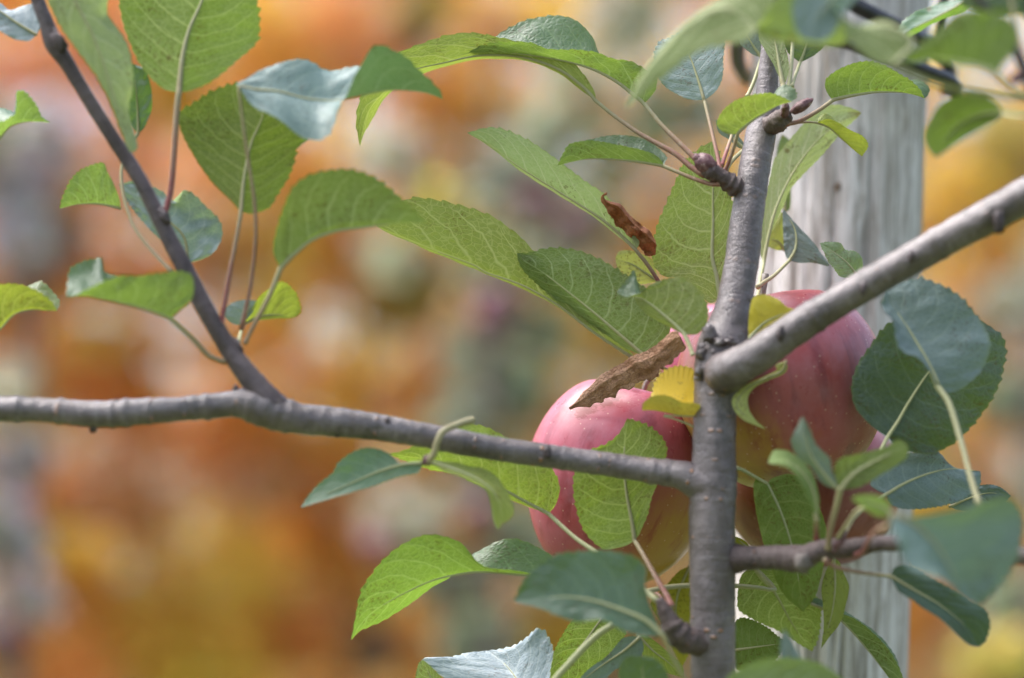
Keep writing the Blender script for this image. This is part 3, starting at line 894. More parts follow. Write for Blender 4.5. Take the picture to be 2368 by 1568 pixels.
leaf('O', [(1665, 692), (1656, 638), (1646, 594), (1648, 520), (1648, 440), (1652, 380), (1649, 327)],
     [(1640, 700), (1612, 672), (1575, 645), (1540, 640), (1518, 622), (1509, 594), (1514, 555), (1521, 520), (1545, 462), (1566, 413), (1584, 374), (1625, 339)],
     [(1680, 660), (1697, 600), (1702, 540), (1692, 470), (1678, 420), (1663, 360)], 'U', (4, 14), 'green', stalk=[(1672, 735), (1668, 712), (1665, 692)], zs=-10, tint=(1.15, 1.2, 1.0), sr=(6, 6), red=.1, cup=.12, wave=.03)
leaf('CR', [(655, 440), (560, 380), (450, 310), (318, 262)], [(640, 380), (600, 270), (500, 222), (420, 200), (345, 212)], [(620, 450), (500, 462), (400, 402), (335, 330)], 'U', 16, 'lime', tint=(1, 1, 1), stalk=[(800, 520), (720, 480), (655, 440)], zs=8, red=0)
leaf('CR', [(860, 862), (780, 780), (680, 692), (580, 612), (500, 568), (400, 558), (328, 530)],
     [(910, 862), (970, 850), (1032, 770), (1042, 660), (1005, 560), (920, 465), (820, 410), (700, 432), (590, 470), (535, 522), (470, 552), (390, 562)],
     [(800, 830), (700, 780), (590, 725), (510, 645), (480, 585), (497, 520), (490, 465), (466, 355), (410, 430)], 'U', (-40, -34), 'green', d1=-3, d2=6, stalk=[(925, 1020), (900, 950), (860, 862)], zs=-44,
     sr=(5, 5), tint=(1, 1, .85), red=.1)
leaf('T1', [(1828, 662), (1800, 520), (1780, 400), (1762, 300), (1755, 150)], [(1810, 630), (1760, 520), (1690, 400), (1640, 300), (1655, 190)], [(1850, 640), (1872, 550), (1865, 450), (1835, 340), (1825, 230)], 'U', (-14, -6), 'light', tint=(1, .95, .9),
     stalk=[(1845, 900), (1840, 800), (1828, 662)], zs=-16, sr=(6, 6), red=1)
leaf('T1', [(1660, 452), (1600, 370), (1500, 205)], [(1600, 432), (1550, 398), (1495, 345), (1470, 260)], [(1705, 400), (1720, 340), (1680, 260), (1600, 200)], 'T', 10, 'blue', stalk=[(1545, 760), (1600, 640), (1660, 452)], zs=0, sr=(4.5, 4.5), red=.1, tint=(1, 1, 1))
leaf('T2', [(205, 490), (240, 400), (265, 260), (210, 90)], [(160, 460), (110, 410), (80, 320), (110, 190)], [(250, 470), (320, 430), (395, 355), (420, 240), (340, 130)], 'T', 10, 'dark', stalk=[(140, 680), (165, 600), (205, 490)], zs=-8, sr=(4.5, 4), red=.1)
leaf('T2', [(148, 330), (140, 260), (130, 150)], [(110, 280), (100, 200)], [(180, 270), (165, 190)], 'T', 6, 'dark', stalk=[(115, 690), (135, 520), (148, 330)], zs=-8, sr=(5, 4.5), red=.1)
leaf('O', [(1790, 14), (1740, -10), (1688, 8)], [(1770, -20), (1725, -35), (1695, -18)], [(1770, 35), (1725, 38), (1697, 24)], 'T', 4, 'dark')

# --- behind and below the right branch
leaf('R', [(120, 672), (170, 570), (165, 430), (72, 262)], [(95, 640), (80, 580), (70, 430), (68, 320)], [(200, 692), (300, 690), (430, 712), (345, 580), (240, 460), (150, 365)], 'T', (24, 30), 'blue', teeth=0,
     stalk=[(-130, 880), (-90, 850), (0, 790), (120, 672)], zs=4, sr=(5, 4), red=.3, cup=.1)
leaf('R', [(82, 590), (30, 520), (-60, 500)], [(90, 480), (70, 300), (30, 340), (-30, 430)], [(30, 590), (-40, 560)], 'U', 34, 'lime')
leaf('R', [(660, 802), (570, 690), (460, 600), (360, 535)], [(620, 815), (540, 800), (480, 755), (425, 670), (385, 590)], [(695, 770), (690, 660), (640, 600), (560, 590), (520, 538), (430, 525)], 'T', 12, 'green', d1=-8, d2=4, tint=(1.2, 1.3, 1.1))
leaf('CR', [(1362, 890), (1480, 770), (1600, 710), (1725, 662)], [(1360, 760), (1372, 650), (1400, 570), (1480, 548), (1590, 585), (1660, 645)], [(1430, 885), (1500, 835), (1600, 775)], 'T', -44, 'yellow', tint=(.85, .95, 1.2), label='yellow leaf behind the thick right branch', red=0)
leaf('CR', [(965, 1490), (880, 1500), (750, 1478), (620, 1455), (528, 1455)], [(985, 1400), (965, 1250), (925, 1135), (800, 1112), (690, 1155), (625, 1245), (605, 1330), (560, 1400)],
     [(985, 1420), (940, 1400), (850, 1395), (740, 1345), (620, 1345), (545, 1395)], 'T', (-40, -38), 'yellow', d1=10, d2=-9, label='small cupped yellow leaf beside the trunk', red=0, cup=.3, wave=.006,
     stalk=[(1000, 1640), (900, 1568), (760, 1515), (690, 1495), (900, 1500), (965, 1490)], sr=(2.2, 2.0), tint=(1, .95, .8))
leaf('R2', [(405, 235), (375, 305), (270, 352), (170, 405), (100, 470), (80, 540), (140, 605), (272, 690)],
     [(412, 290), (380, 328), (280, 370), (195, 415), (152, 480), (160, 560), (205, 630)], [(335, 265), (342, 300), (260, 340), (130, 405), (52, 480), (60, 560), (130, 632)], 'T', -48, 'lime', tint=(1.5, 1.4, 1.9), wave=.12, teeth=0, cup=.4)
leaf('R2', [(1075, 738), (1140, 640), (1220, 500), (1340, 320), (1500, 130), (1715, -15)], [(1020, 705), (940, 640), (862, 540), (835, 420), (868, 280), (960, 150), (1080, 0), (1300, -100), (1560, -80)],
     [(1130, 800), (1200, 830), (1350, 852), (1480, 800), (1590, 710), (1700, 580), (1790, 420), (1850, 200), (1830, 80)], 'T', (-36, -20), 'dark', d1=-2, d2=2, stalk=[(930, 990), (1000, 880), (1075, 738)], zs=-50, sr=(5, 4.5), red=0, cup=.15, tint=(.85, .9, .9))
leaf('R2', [(1400, 400), (1330, 240), (1210, 30), (1100, -140), (1060, -220)], [(1350, 310), (1270, 240), (1190, 170), (1130, 50), (1070, -60), (1035, -150)],
     [(1450, 450), (1520, 440), (1600, 395), (1700, 290), (1752, 130), (1690, -30), (1600, -130), (1528, -194), (1309, -300), (1150, -270)], 'T', (-56, -46), 'blue', d1=-20, d2=4, stalk=[(1680, 1190), (1620, 1000), (1560, 780), (1480, 520), (1400, 400)], zs=-90,
     sr=(6, 7), red=.2, cup=.18, tint=(.75, .85, .85))
leaf('R2', [(1065, 1118), (1200, 1040), (1350, 980), (1500, 950), (1685, 965)], [(1000, 1090), (962, 1050), (1000, 960), (1150, 872), (1300, 838), (1420, 848), (1500, 945), (1600, 978)],
     [(1090, 1180), (1150, 1208), (1260, 1215), (1450, 1190), (1600, 1132), (1685, 1060), (1690, 1000)], 'T', (-30, -16), 'blue', stalk=[(780, 1400), (840, 1290), (930, 1205), (1065, 1118)], zs=-66, sr=(5, 4), red=.3, tint=(.75, .85, .85), wave=.09)
leaf('R2', [(1480, 1202), (1600, 1150), (1740, 1110), (1890, 1130)], [(1520, 1140), (1600, 1090), (1720, 1055), (1810, 1070)], [(1560, 1225), (1680, 1228), (1800, 1205)], 'T', 2, 'blue', tint=(.6, .7, .7), wave=.12)
leaf('BR', [(925, 285), (1080, 350), (1250, 500), (1370, 680), (1450, 850), (1612, 1005)], [(915, 370), (935, 450), (985, 590), (1080, 710), (1200, 748), (1320, 800), (1450, 915)],
     [(1000, 300), (1150, 300), (1400, 252), (1600, 190), (1790, 145), (1890, 190), (1955, 330), (1932, 500), (1870, 700), (1780, 850), (1690, 945)], 'T', (-150, -140), 'blue', d1=-16, d2=0,
     stalk=[(640, 605), (700, 570), (760, 460), (830, 400), (900, 370), (925, 285)], zs=-72, sr=(6, 6), red=1, tint=(.8, .95, .9), label='large out-of-focus leaf in front at lower right')
leaf('BR', [(920, 265), (830, 220), (720, 180), (608, 162)], [(905, 200), (850, 150), (750, 130), (650, 138)], [(900, 300), (800, 295), (700, 232)], 'U', -118, 'lime', tint=(.6, .75, .5), stalk=[(500, 470), (560, 380), (660, 250), (760, 240), (920, 265)], zs=-72, sr=(5, 4), red=.2)
leaf('BR', [(908, 768), (1100, 880), (1300, 995), (1500, 1160), (1602, 1325)], [(945, 705), (1010, 685), (1150, 742), (1350, 850), (1550, 980), (1660, 1030), (1692, 1150), (1655, 1280)],
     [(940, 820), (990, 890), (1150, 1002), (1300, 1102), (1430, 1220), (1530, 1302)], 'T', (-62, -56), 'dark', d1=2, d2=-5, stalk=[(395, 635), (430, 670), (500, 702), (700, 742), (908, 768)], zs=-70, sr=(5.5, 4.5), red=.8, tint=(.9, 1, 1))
leaf('R2', [(280, 1050), (345, 1180), (410, 1350), (465, 1560), (517, 1896)], [(245, 1020), (212, 1003), (188, 1060), (205, 1220), (248, 1420), (300, 1600), (390, 1780)],
     [(300, 1020), (345, 1000), (430, 985), (530, 1040), (610, 1180), (665, 1330), (672, 1450), (650, 1600), (600, 1780)], 'U', (-24, -26), 'dark', stalk=[(75, 945), (120, 960), (200, 1005), (280, 1050)], zs=-30, sr=(4.5, 4), red=0, tint=(1.2, 1.2, .8), teeth=12, th=.015)
leaf('BR', [(470, 625), (480, 850), (450, 1080), (370, 1337)], [(420, 700), (390, 780), (372, 880), (385, 1000), (390, 1150)], [(515, 660), (545, 740), (588, 850), (562, 1000), (522, 1130), (440, 1240)], 'U', -20, 'lime', tint=(.65, .68, .45), teeth=10, th=.015, label='narrow yellowish leaf hanging in front of the post')
leaf('R2', [(605, 1285), (595, 1150), (550, 1030), (460, 930), (370, 890), (283, 915)], [(622, 1180), (605, 1050), (560, 950), (470, 868), (390, 828), (320, 838)], [(588, 1230), (540, 1120), (480, 1010), (410, 940), (340, 920)], 'U', -76, 'green', d1=8, d2=-4, stalk=[(605, 1410), (603, 1350), (605, 1285)], zs=-66, sr=(6, 5), red=1,
     tint=(.8, .95, .7), teeth=10)
leaf('R2', [(760, 1090), (850, 985), (1000, 895), (1208, 800)], [(735, 1020), (725, 950), (760, 885), (900, 850), (1050, 812), (1150, 762)], [(820, 1085), (900, 1065), (1010, 1000), (1120, 935), (1200, 870)], 'U', (-80, -84), 'green', tint=(.95, 1, .8), stalk=[(680, 1480), (700, 1330), (735, 1200), (760, 1090)], zs=-68, sr=(7, 7), red=.5, teeth=10, cup=.12)
leaf('R2', [(745, 1085), (650, 975), (575, 870), (535, 750), (512, 598)], [(735, 1030), (705, 960), (690, 882), (600, 790), (558, 690)], [(690, 1070), (640, 1040), (570, 950), (480, 872), (438, 770), (470, 690)], 'T', (-82, -86), 'blue', d2=5, tint=(.9, .95, .8), teeth=10, red=.1)
leaf('B', [(1790, 690), (1850, 780), (1960, 900), (2100, 1150), (2252, 1360)], [(1880, 690), (2000, 735), (2200, 860), (2312, 980), (2305, 1200)], [(1735, 720), (1690, 785), (1668, 930), (1680, 1030), (1800, 1110), (2000, 1205)], 'U', (14, 30), 'green', tint=(1.15, 1.2, .95),
     stalk=[(920, 905), (1000, 880), (1100, 858), (1290, 842), (1480, 842), (1680, 846), (1840, 860), (1960, 875), (1880, 780), (1790, 690)], zs=-30, sr=(6, 5), red=.2, cup=.1)
leaf('BR', [(290, 985), (450, 1060), (570, 1160), (720, 1330), (860, 1510), (1040, 1760)], [(400, 1020), (500, 1055), (620, 1095), (750, 1190), (870, 1310), (955, 1440), (1020, 1600)], [(270, 960), (330, 938), (500, 1010), (620, 1085), (800, 1210), (960, 1420)], 'U', (20, 10), 'green', d1=-4, d2=8, tint=(.9, .95, .8))
leaf('O', [(1835, 1640), (1830, 1560), (1812, 1452)], [(1806, 1590), (1804, 1520), (1806, 1480)], [(1866, 1590), (1855, 1530), (1832, 1485)], 'T', -100, 'blue', tint=(.8, .9, .9))
leaf('O', [(1660, 1600), (1800, 1580), (1975, 1600)], [(1690, 1560), (1740, 1532), (1800, 1522), (1880, 1530), (1935, 1560)], [(1750, 1650), (1880, 1650)], 'U', -110, 'green', tint=(.85, .95, .9))
leaf('B', [(1640, 1350), (1780, 1330), (1920, 1310), (2055, 1292)], [(1640, 1150), (1700, 1098), (1800, 1122), (1905, 1178), (1980, 1240)], [(1660, 1500), (1800, 1485), (1950, 1430)], 'U', 0, 'dark', tint=(1.2, 1.2, 1))

# --- lower centre
leaf('B', [(860, 490), (835, 330), (800, 150), (780, -40), (780, -260), (802, -468)],
     [(790, 530), (700, 552), (620, 555), (540, 500), (460, 400), (410, 250), (385, 100), (400, -60), (520, -215), (640, -265), (740, -350)],
     [(895, 440), (915, 390), (960, 280), (990, 150), (1030, 60), (1065, -60), (1102, -160), (1108, -240), (1060, -330), (950, -412)], 'U', (-26, -24), 'green', stalk=[(1150, 1010), (1110, 920), (1040, 800), (950, 640), (860, 490)], zs=-57, sr=(7, 5.5), tint=(1.1, 1.2, .7), red=.9, cup=.14)
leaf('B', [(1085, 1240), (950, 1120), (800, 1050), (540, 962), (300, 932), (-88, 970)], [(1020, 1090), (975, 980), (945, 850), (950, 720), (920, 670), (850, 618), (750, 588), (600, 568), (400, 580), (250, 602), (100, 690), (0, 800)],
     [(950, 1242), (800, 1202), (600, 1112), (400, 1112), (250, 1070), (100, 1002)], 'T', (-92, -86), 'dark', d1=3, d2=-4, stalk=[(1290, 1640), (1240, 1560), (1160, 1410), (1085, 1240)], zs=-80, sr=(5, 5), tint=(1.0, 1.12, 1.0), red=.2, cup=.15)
leaf('L2', [(1680, 1950), (1580, 1700), (1430, 1480), (1300, 1372), (1265, 1352)], [(1500, 1950), (1200, 1780), (940, 1570), (840, 1490), (770, 1427), (900, 1412), (1010, 1404), (1150, 1372)],
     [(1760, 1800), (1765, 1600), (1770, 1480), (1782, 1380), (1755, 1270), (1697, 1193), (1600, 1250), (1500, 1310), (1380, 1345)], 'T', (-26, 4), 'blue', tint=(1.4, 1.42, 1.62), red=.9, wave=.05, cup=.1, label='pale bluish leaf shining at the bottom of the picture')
leaf('L2', [(960, 1760), (850, 1600), (768, 1425)], [(950, 1620), (860, 1510)], [(760, 1720), (712, 1600), (722, 1500), (745, 1440)], 'U', -10, 'green', tint=(1.1, 1.1, .9))
leaf('B', [(645, 1040), (500, 1240), (350, 1440), (190, 1650)], [(500, 1060), (380, 1110), (265, 1285), (208, 1440), (180, 1560)], [(720, 1090), (792, 1200), (745, 1280), (600, 1430), (400, 1600)], 'U', (6, 2), 'green', tint=(1.2, 1.3, .75), cup=.12,
     stalk=[(1120, 1000), (1020, 900), (800, 950), (645, 1040)], zs=-30, sr=(4, 3.5))
leaf('B', [(900, 1245), (780, 1350), (600, 1470), (350, 1660)], [(830, 1240), (760, 1262), (650, 1390), (500, 1500)], [(925, 1290), (928, 1345), (885, 1425), (720, 1495), (600, 1590)], 'T', -24, 'blue', tint=(.7, .8, .75))
leaf('B', [(960, 1800), (930, 1600), (905, 1390)], [(820, 1720), (750, 1620), (738, 1490), (800, 1408)], [(1120, 1700), (1140, 1620), (1110, 1520), (1030, 1425)], 'T', -70, 'dark', tint=(1.1, 1.2, .7))
leaf('B', [(880, 1225), (1000, 1350), (1130, 1450), (1245, 1565)], [(950, 1232), (1045, 1300), (1150, 1390), (1230, 1470)], [(890, 1290), (930, 1400), (1050, 1502)], 'U', 4, 'green', tint=(1.2, 1.2, .6))
leaf('B', [(1290, 690), (1190, 950), (1190, 1250), (1228, 1485)], [(1210, 730), (1110, 840), (1020, 930), (985, 1000), (1080, 1150), (1150, 1330)], [(1325, 780), (1325, 1000), (1318, 1200), (1290, 1350)], 'U', 30, 'lime', tint=(.75, .66, .25), label='yellowing leaf low behind the trunk')
leaf('N', [(250, 1400), (190, 1330), (110, 1270)], [(235, 1350), (190, 1300), (140, 1275)], [(200, 1400), (120, 1380)], 'U', 6, 'lime', tint=(.7, .65, .2), teeth=10)
# the thick pale stalk and a bare stalk at the bottom
leaf('B', [(690, 1150), (720, 1130), (760, 1120)], [(715, 1120)], [(730, 1140)], 'U', -45, 'green', stalk=[(180, 1660), (250, 1560), (350, 1450), (470, 1320), (580, 1220), (690, 1150)], zs=-50, sr=(8, 8), red=0)

# --- lower left
leaf('L1', [(1165, 690), (1000, 705), (800, 765), (600, 850), (420, 930), (200, 1042)], [(1080, 680), (980, 690), (900, 622), (800, 580), (700, 573), (600, 612), (500, 690), (455, 770), (380, 830), (300, 900)],
     [(1120, 770), (1000, 792), (860, 838), (700, 895), (550, 935), (380, 985)], 'T', (-60, -56), 'dark', d1=4, d2=-3, tint=(1.5, 1.7, 1.5), red=.2, stalk=[(1195, 690), (1180, 690), (1165, 690)], sr=(5, 4.5))
leaf('L1', [(1225, 685), (1400, 735), (1580, 810), (1700, 900), (1765, 1020), (1790, 1165)], [(1330, 680), (1480, 700), (1650, 745), (1780, 850), (1862, 1000), (1870, 1085), (1830, 1140)],
     [(1330, 750), (1540, 830), (1655, 910), (1692, 1010), (1715, 1130), (1750, 1205)], 'U', (-58, -62), 'green', d1=8, d2=-5, tint=(1.15, 1.1, .7), red=.2, stalk=[(1195, 690), (1210, 688), (1225, 685)], sr=(5, 5))
leaf('O', [(1268, 1188), (1200, 1152), (1120, 1108), (1040, 1072), (900, 1050)], [(1285, 1165), (1293, 1125), (1272, 1080), (1200, 1030), (1155, 1004), (1110, 985), (1050, 983), (1000, 1012), (935, 1042)],
     [(1220, 1172), (1140, 1135), (1050, 1098), (960, 1075)], 'U', (-20, -24), 'green', d1=-2, d2=6, tint=(1.1, 1.15, .7), stalk=[(1520, 1390), (1440, 1320), (1380, 1278), (1330, 1244), (1268, 1188)], zs=-56, sr=(6, 5), red=.1)
leaf('L2', [(1700, 770), (1550, 757), (1300, 737), (1100, 747), (850, 802), (650, 890), (450, 1000), (310, 1110), (205, 1270)],
     [(1560, 735), (1420, 715), (1280, 705), (1185, 640), (1110, 548), (1050, 500), (930, 460), (820, 450), (700, 480), (570, 550), (450, 650), (380, 740), (310, 840), (268, 960), (240, 1100)],
     [(1740, 700), (1785, 620), (1680, 553), (1590, 508), (1470, 477), (1350, 503), (1240, 560), (1160, 603), (1000, 760), (850, 850), (700, 960), (500, 1090), (400, 1140), (270, 1200)], 'U', (-26, -20), 'green', d1=-6, d2=9,
     stalk=[(2200, 1000), (2050, 900), (1850, 800), (1700, 770)], zs=-50, sr=(5, 4.5), tint=(.82, .98, .62), red=.3, cup=.1, wave=.03)
# LEAVES_END

# little loop of an old fruit stalk lying over the left branch, and its dark node
limb('fruit_stalk', [(*fr([(1190, 690)], 'L1')[0], 8, -62), (*fr([(1245, 620)], 'L1')[0], 8, -64), (*fr([(1275, 520)], 'L1')[0], 8, -65), (*fr([(1320, 440)], 'L1')[0], 8, -64), (*fr([(1430, 390)], 'L1')[0], 8, -60), (*fr([(1555, 352)], 'L1')[0], 9, -56)],
     M['stalk'], 40, 12, .04, 400).color = (.3, 0, 0, 1)
lump('bud', *fr([(1190, 672)], 'L1')[0], -62, 11, 13, 10, M['bud'])
# twig at the top right corner, close to the viewer
limb('shoot', [(2200, -120, 8, -150), (2255, -10, 8, -148), (2300, 45, 9, -146), (2345, 110, 11, -145), (2378, 185, 14, -144), (2420, 290, 16, -143), (2520, 480, 18, -140)], M['shoot'], 50, 16, .05)
limb('shoot', [(2310, -80, 5, -140), (2338, 0, 5, -140), (2350, 80, 5, -140), (2372, 170, 6, -141), (2398, 240, 6, -142)], M['stalk'], 40, 12, .03).color = (.3, 0, 0, 1)
lump('bud', 2352, 178, -144, 18, 13, 12, M['bud'], rot=.5)
lump('bud', *fr([(760, 1425)], 'R2')[0], -72, 10, 26, 9, M['bud'], rot=-.5, point=.3)

# ------------------------------------------------------------------ apples
def apple(name, x, y, rx, ry, zc, mat, tilt, label, seg=(56, 40)):
    c = P(x, y, zc)
    axis = Vector(tilt).normalized()
    q = Vector((0, 0, 1)).rotation_difference(axis)
    rX, rZ = RAD(rx, zc), RAD(ry, zc)
    v, f = [], []
    ns, nr = seg
    for i in range(nr + 1):
        th = math.pi * i / nr
        for k in range(ns):
            a = 2 * math.pi * k / ns
            s = math.sin(th)
            # shouldered profile with a hollow at both ends
            prof = s ** .92 * (1 + .06 * math.cos(th))
            h = math.cos(th) * (1 - .30 * math.exp(-(th / .32) ** 2) - .22 * math.exp(-((math.pi - th) / .30) ** 2)) * 1.02
            lob = 1 + .016 * math.cos(5 * a + .6) * (.4 + abs(math.cos(th))) + .02 * noise.noise(Vector((math.cos(a) * 1.2, math.sin(a) * 1.2, th + x * .01)))
            v.append(Vector((math.cos(a) * prof * rX * lob, math.sin(a) * prof * rX * lob, h * rZ)))
    for i in range(nr):
        for k in range(ns):
            k2 = (k + 1) % ns
            f.append((i * ns + k, (i + 1) * ns + k, (i + 1) * ns + k2, i * ns + k2))
    o = mesh_obj(name, v, f, mat)
    o.location = c
    o.rotation_mode = 'QUATERNION'
    o.rotation_quaternion = q
    tag(o, label, 'apple', 'apples hanging on the near apple tree')
    st = [Vector((0, 0, rZ * .70)), Vector((.001, 0, rZ * .95)), Vector((.004, .001, rZ * 1.15))]
    sv, sf, su = sweep(st, [.0012, .0011, .0015], 10)
    s = mesh_obj('fruit_stalk', sv, sf, M['bark_old'], None, True, su)
    s.parent = o
    return o


def on_apple(x, y, ax_, ay_, rx, ry, zc, tilt):
    """where the line of sight to (x, y) meets that apple, in the apple's own coordinates"""
    u, v_ = (x - ax_) / rx, (y - ay_) / ry
    zz = zc - RAD(rx, zc) * 1000 * math.sqrt(max(0, 1 - u * u - v_ * v_))
    q = Vector((0, 0, 1)).rotation_difference(Vector(tilt).normalized())
    return tuple(q.inverted() @ (P(x, y, zz) - P(ax_, ay_, zc)))


rubs = [(on_apple(x, y, 1432, 1112, 219, 244, 33, (.25, -.1, 1)), r_) for x, y, r_ in ((1346, 948, .0055), (1362, 940, .005), (1400, 928, .005), (1425, 918, .0045), (1470, 905, .0045))]
m_a1 = apple_material('apple_skin_pink', (.39, .055, .08), (.24, .012, .022), (.42, .24, .04), (-.8, -.15, .45), -.034, .004, 0, rubs)
m_a2 = apple_material('apple_skin_mauve', (.31, .05, .055), (.19, .018, .026), (.42, .28, .04), (.6, .1, .45), -.040, -.008, 4)
m_a3 = apple_material('apple_skin_russet', (.22, .035, .028), (.16, .015, .015), (.20, .09, .02), (.6, 0, .3), -.04, .0, 9)
m_a4 = apple_material('apple_skin_magenta', (.34, .04, .10), (.24, .015, .04), (.30, .06, .08), (-.3, 0, .8), -.03, .0, 2)
apple('apple', 1432, 1112, 219, 244, 33, m_a1, (.25, -.1, 1), 'pink apple left of the trunk with a dry brown leaf lying on it')
apple('apple', 1806, 900, 240, 236, 8, m_a2, (-.2, 0, 1), 'dusky red apple behind the thick right branch')
apple('apple', 1872, 1128, 208, 187, 72, m_a3, (.1, .1, 1), 'shaded russet-red apple low down, mostly hidden by leaves')

apple('apple', 1668, 838, 142, 140, 70, m_a4, (.1, 0, 1), 'magenta apple peeping out behind the trunk just under the small curled leaf')

# ------------------------------------------------------------------ dry leaves caught in the tree
def dry_leaf(f, upper, lower, z, label, roll, tint=(1, 1, 1)):
    A = resample(fr(upper, f), 60)
    B = resample(fr(lower, f), 60)
    verts, uvs, faces = [], [], []
    K = 26
    for i in range(61):
        t = i / 60
        zz = z[0] + (z[1] - z[0]) * t
        a, b_ = P(A[i, 0], A[i, 1], zz), P(B[i, 0], B[i, 1], zz)
        c = (a + b_) / 2
        r = (a - b_) / 2
        for k in range(K + 1):
            s = k / K
            sgn = 1 - 2 * s
            low = max(0.0, -sgn)
            wv = 1 + (.10 * noise.noise(Vector((t * 14, sgn * .8, z[0]))) + .08 * noise.noise(Vector((t * 46, sgn * .8 + 3, z[0])))) * abs(sgn) + low * (.45 * noise.noise(Vector((t * 8.5 + 2, 1, z[0]))) + .16 * noise.noise(Vector((t * 30, 2, z[0]))))
            arch = math.sin(math.pi * min(1, s * 1.25)) + .35 * math.exp(-((s - .30) / .08) ** 2) - 1.3 * max(0, s - .72) + .30 * 2.5 * noise.noise(Vector((t * 9, s * 3, z[0] + 5))) + .10 * noise.noise(Vector((t * 30, s * 9, z[0] + 8)))
            p = c + r * (sgn * wv * 1.28) - FWD * (r.length * roll * arch)
            verts.append(p)
            uvs.append((t, s))
    for i in range(60):
        for k in range(K):
            a = i * (K + 1) + k
            faces.append((a, a + 1, a + K + 2, a + K + 1))
    o = mesh_obj('dry_leaf', verts, faces, M['dry'], None, True, uvs)
    sol = o.modifiers.new('thickness', 'SOLIDIFY')
    sol.thickness = .0004
    o.color = (*tint, 1)
    tag(o, label, 'dry leaf')
    return o


dry_leaf('M', [(440, 652), (500, 604), (560, 540), (610, 502), (680, 428), (780, 366), (870, 322), (950, 262), (1040, 236), (1120, 186), (1180, 134), (1250, 76), (1300, 66)],
         [(455, 665), (500, 640), (545, 634), (600, 640), (640, 606), (704, 592), (712, 566), (790, 548), (850, 500), (905, 492), (960, 444), (1030, 404), (1075, 408), (1125, 372), (1160, 318), (1225, 294), (1290, 224), (1350, 160)], (6, -24), 'shrivelled brown dead leaf lying along the top of the pink apple', .34, (1.2, 1.02, .98))
dry_leaf('C', [(1795, 128), (1770, 140), (1775, 170), (1815, 190), (1880, 215), (1960, 305), (2091, 415), (2130, 470)],
         [(1785, 135), (1757, 150), (1760, 190), (1790, 235), (1860, 318), (1960, 430), (2091, 545), (2130, 560)], (-14, 0), 'rolled rusty dry leaf with hooked end between green leaves above the apple', 1.5, (1.05, .62, .42))

# ------------------------------------------------------------------ wooden post and hose
PA, PB = P(1940, 150, 160), P(1884, 1568, 128)
ax = (PA - PB)
gx = PB + ax * ((0 - PB.z) / ax.z)
tx = PB + ax * ((2.15 - PB.z) / ax.z)
POST = empty('wooden_post', gx, 'weathered pale grey wooden post standing behind the apple tree', 'post')
npt = 260
pts = [gx.lerp(tx, i / npt) for i in range(npt + 1)]
prad = RAD(202, 145)
v, f, uv = sweep(pts, [prad] * (npt + 1), 180)
vv = []
for i, p in enumerate(v):
    ri = min(i // 180, npt)
    c = pts[ri]
    d = (p - c)
    k = i % 180
    a = 2 * math.pi * k / 180
    g = noise.noise(Vector((math.cos(a) * 16, math.sin(a) * 16, p.z * 2.2))) * .0009 + noise.noise(Vector((math.cos(a) * 40, math.sin(a) * 40, p.z * 5))) * .0005
    g += noise.noise(Vector((math.cos(a) * 1.2, math.sin(a) * 1.2, p.z * 3))) * .0018
    crack = noise.noise(Vector((math.cos(a) * 9 + 7, math.sin(a) * 9, p.z * .9)))
    if abs(crack) < .025: g -= .003 * (1 - abs(crack) / .025)
    crack = noise.noise(Vector((math.cos(a) * 14 + 3, math.sin(a) * 14, p.z * 1.6 + 5)))
    if abs(crack) < .03: g -= .0018 * (1 - abs(crack) / .03)
    vv.append(p + (d.normalized() * g if d.length > 0 else d))
mesh_obj('post_timber', vv, f, M['post'], POST, True, uv)
for x, y, r_ in ((2072, 262, 20), (1938, 438, 15), (2046, 282, 8)):
    axz = 160 - (y - 150) * .02257
    dxk = x - (1940 - (y - 150) * .0395)
    lump('knot', x, y, axz - 41.5 * math.sqrt(1 - (dxk / 202) ** 2) + .5, r_ * .8, r_ * 1.2, 7, M['knot'], POST, bumpy=.5)

hose = empty('irrigation_hose', P(1980, 10, 98), 'black rubber hose looped round the top of the wooden post', 'hose')
def hose_piece(pts, r):
    a = resample(pts, 70)
    W = [P(x, y, z) for x, y, z in a]
    v, f, uv = sweep(W, [RAD(r, 110)] * len(W), 18, True)
    return mesh_obj('hose_loop', v, f, M['hose'], hose, True, uv)
hose_piece([(1725, 180, 190), (1708, 150, 160), (1705, 120, 140), (1712, 80, 120), (1745, 0, 100), (1820, -60, 92), (1900, -40, 90), (1960, 2, 88), (2040, 45, 90), (2110, 80, 98), (2170, 118, 130), (2196, 160, 170), (2190, 210, 220)], 18)
hose_piece([(2215, 230, 120), (2200, 190, 106), (2150, 168, 94), (2090, 145, 86), (2010, 115, 84), (1900, 80, 84), (1800, 60, 96), (1735, 70, 130), (1700, 110, 180)], 16)
hose_piece([(2190, -60, 130), (2184, 0, 128), (2178, 60, 130), (2186, 120, 134), (2200, 190, 140)], 12)

# ------------------------------------------------------------------ orchard behind
def plane(name, s, z, mat):
    v, f = [], []
    n = 40
    for i in range(n + 1):
        for j in range(n + 1):
            x, y = (i / n - .5) * s, (j / n - .5) * s
            v.append((x, y, z + .05 * noise.noise(Vector((x * .3, y * .3, 0)))))
    for i in range(n):
        for j in range(n):
            a = i * (n + 1) + j
            f.append((a, a + n + 1, a + n + 2, a + 1))
    return mesh_obj(name, v, f, mat)


tag(plane('ground', 240, 0, M['ground']), kind='structure')


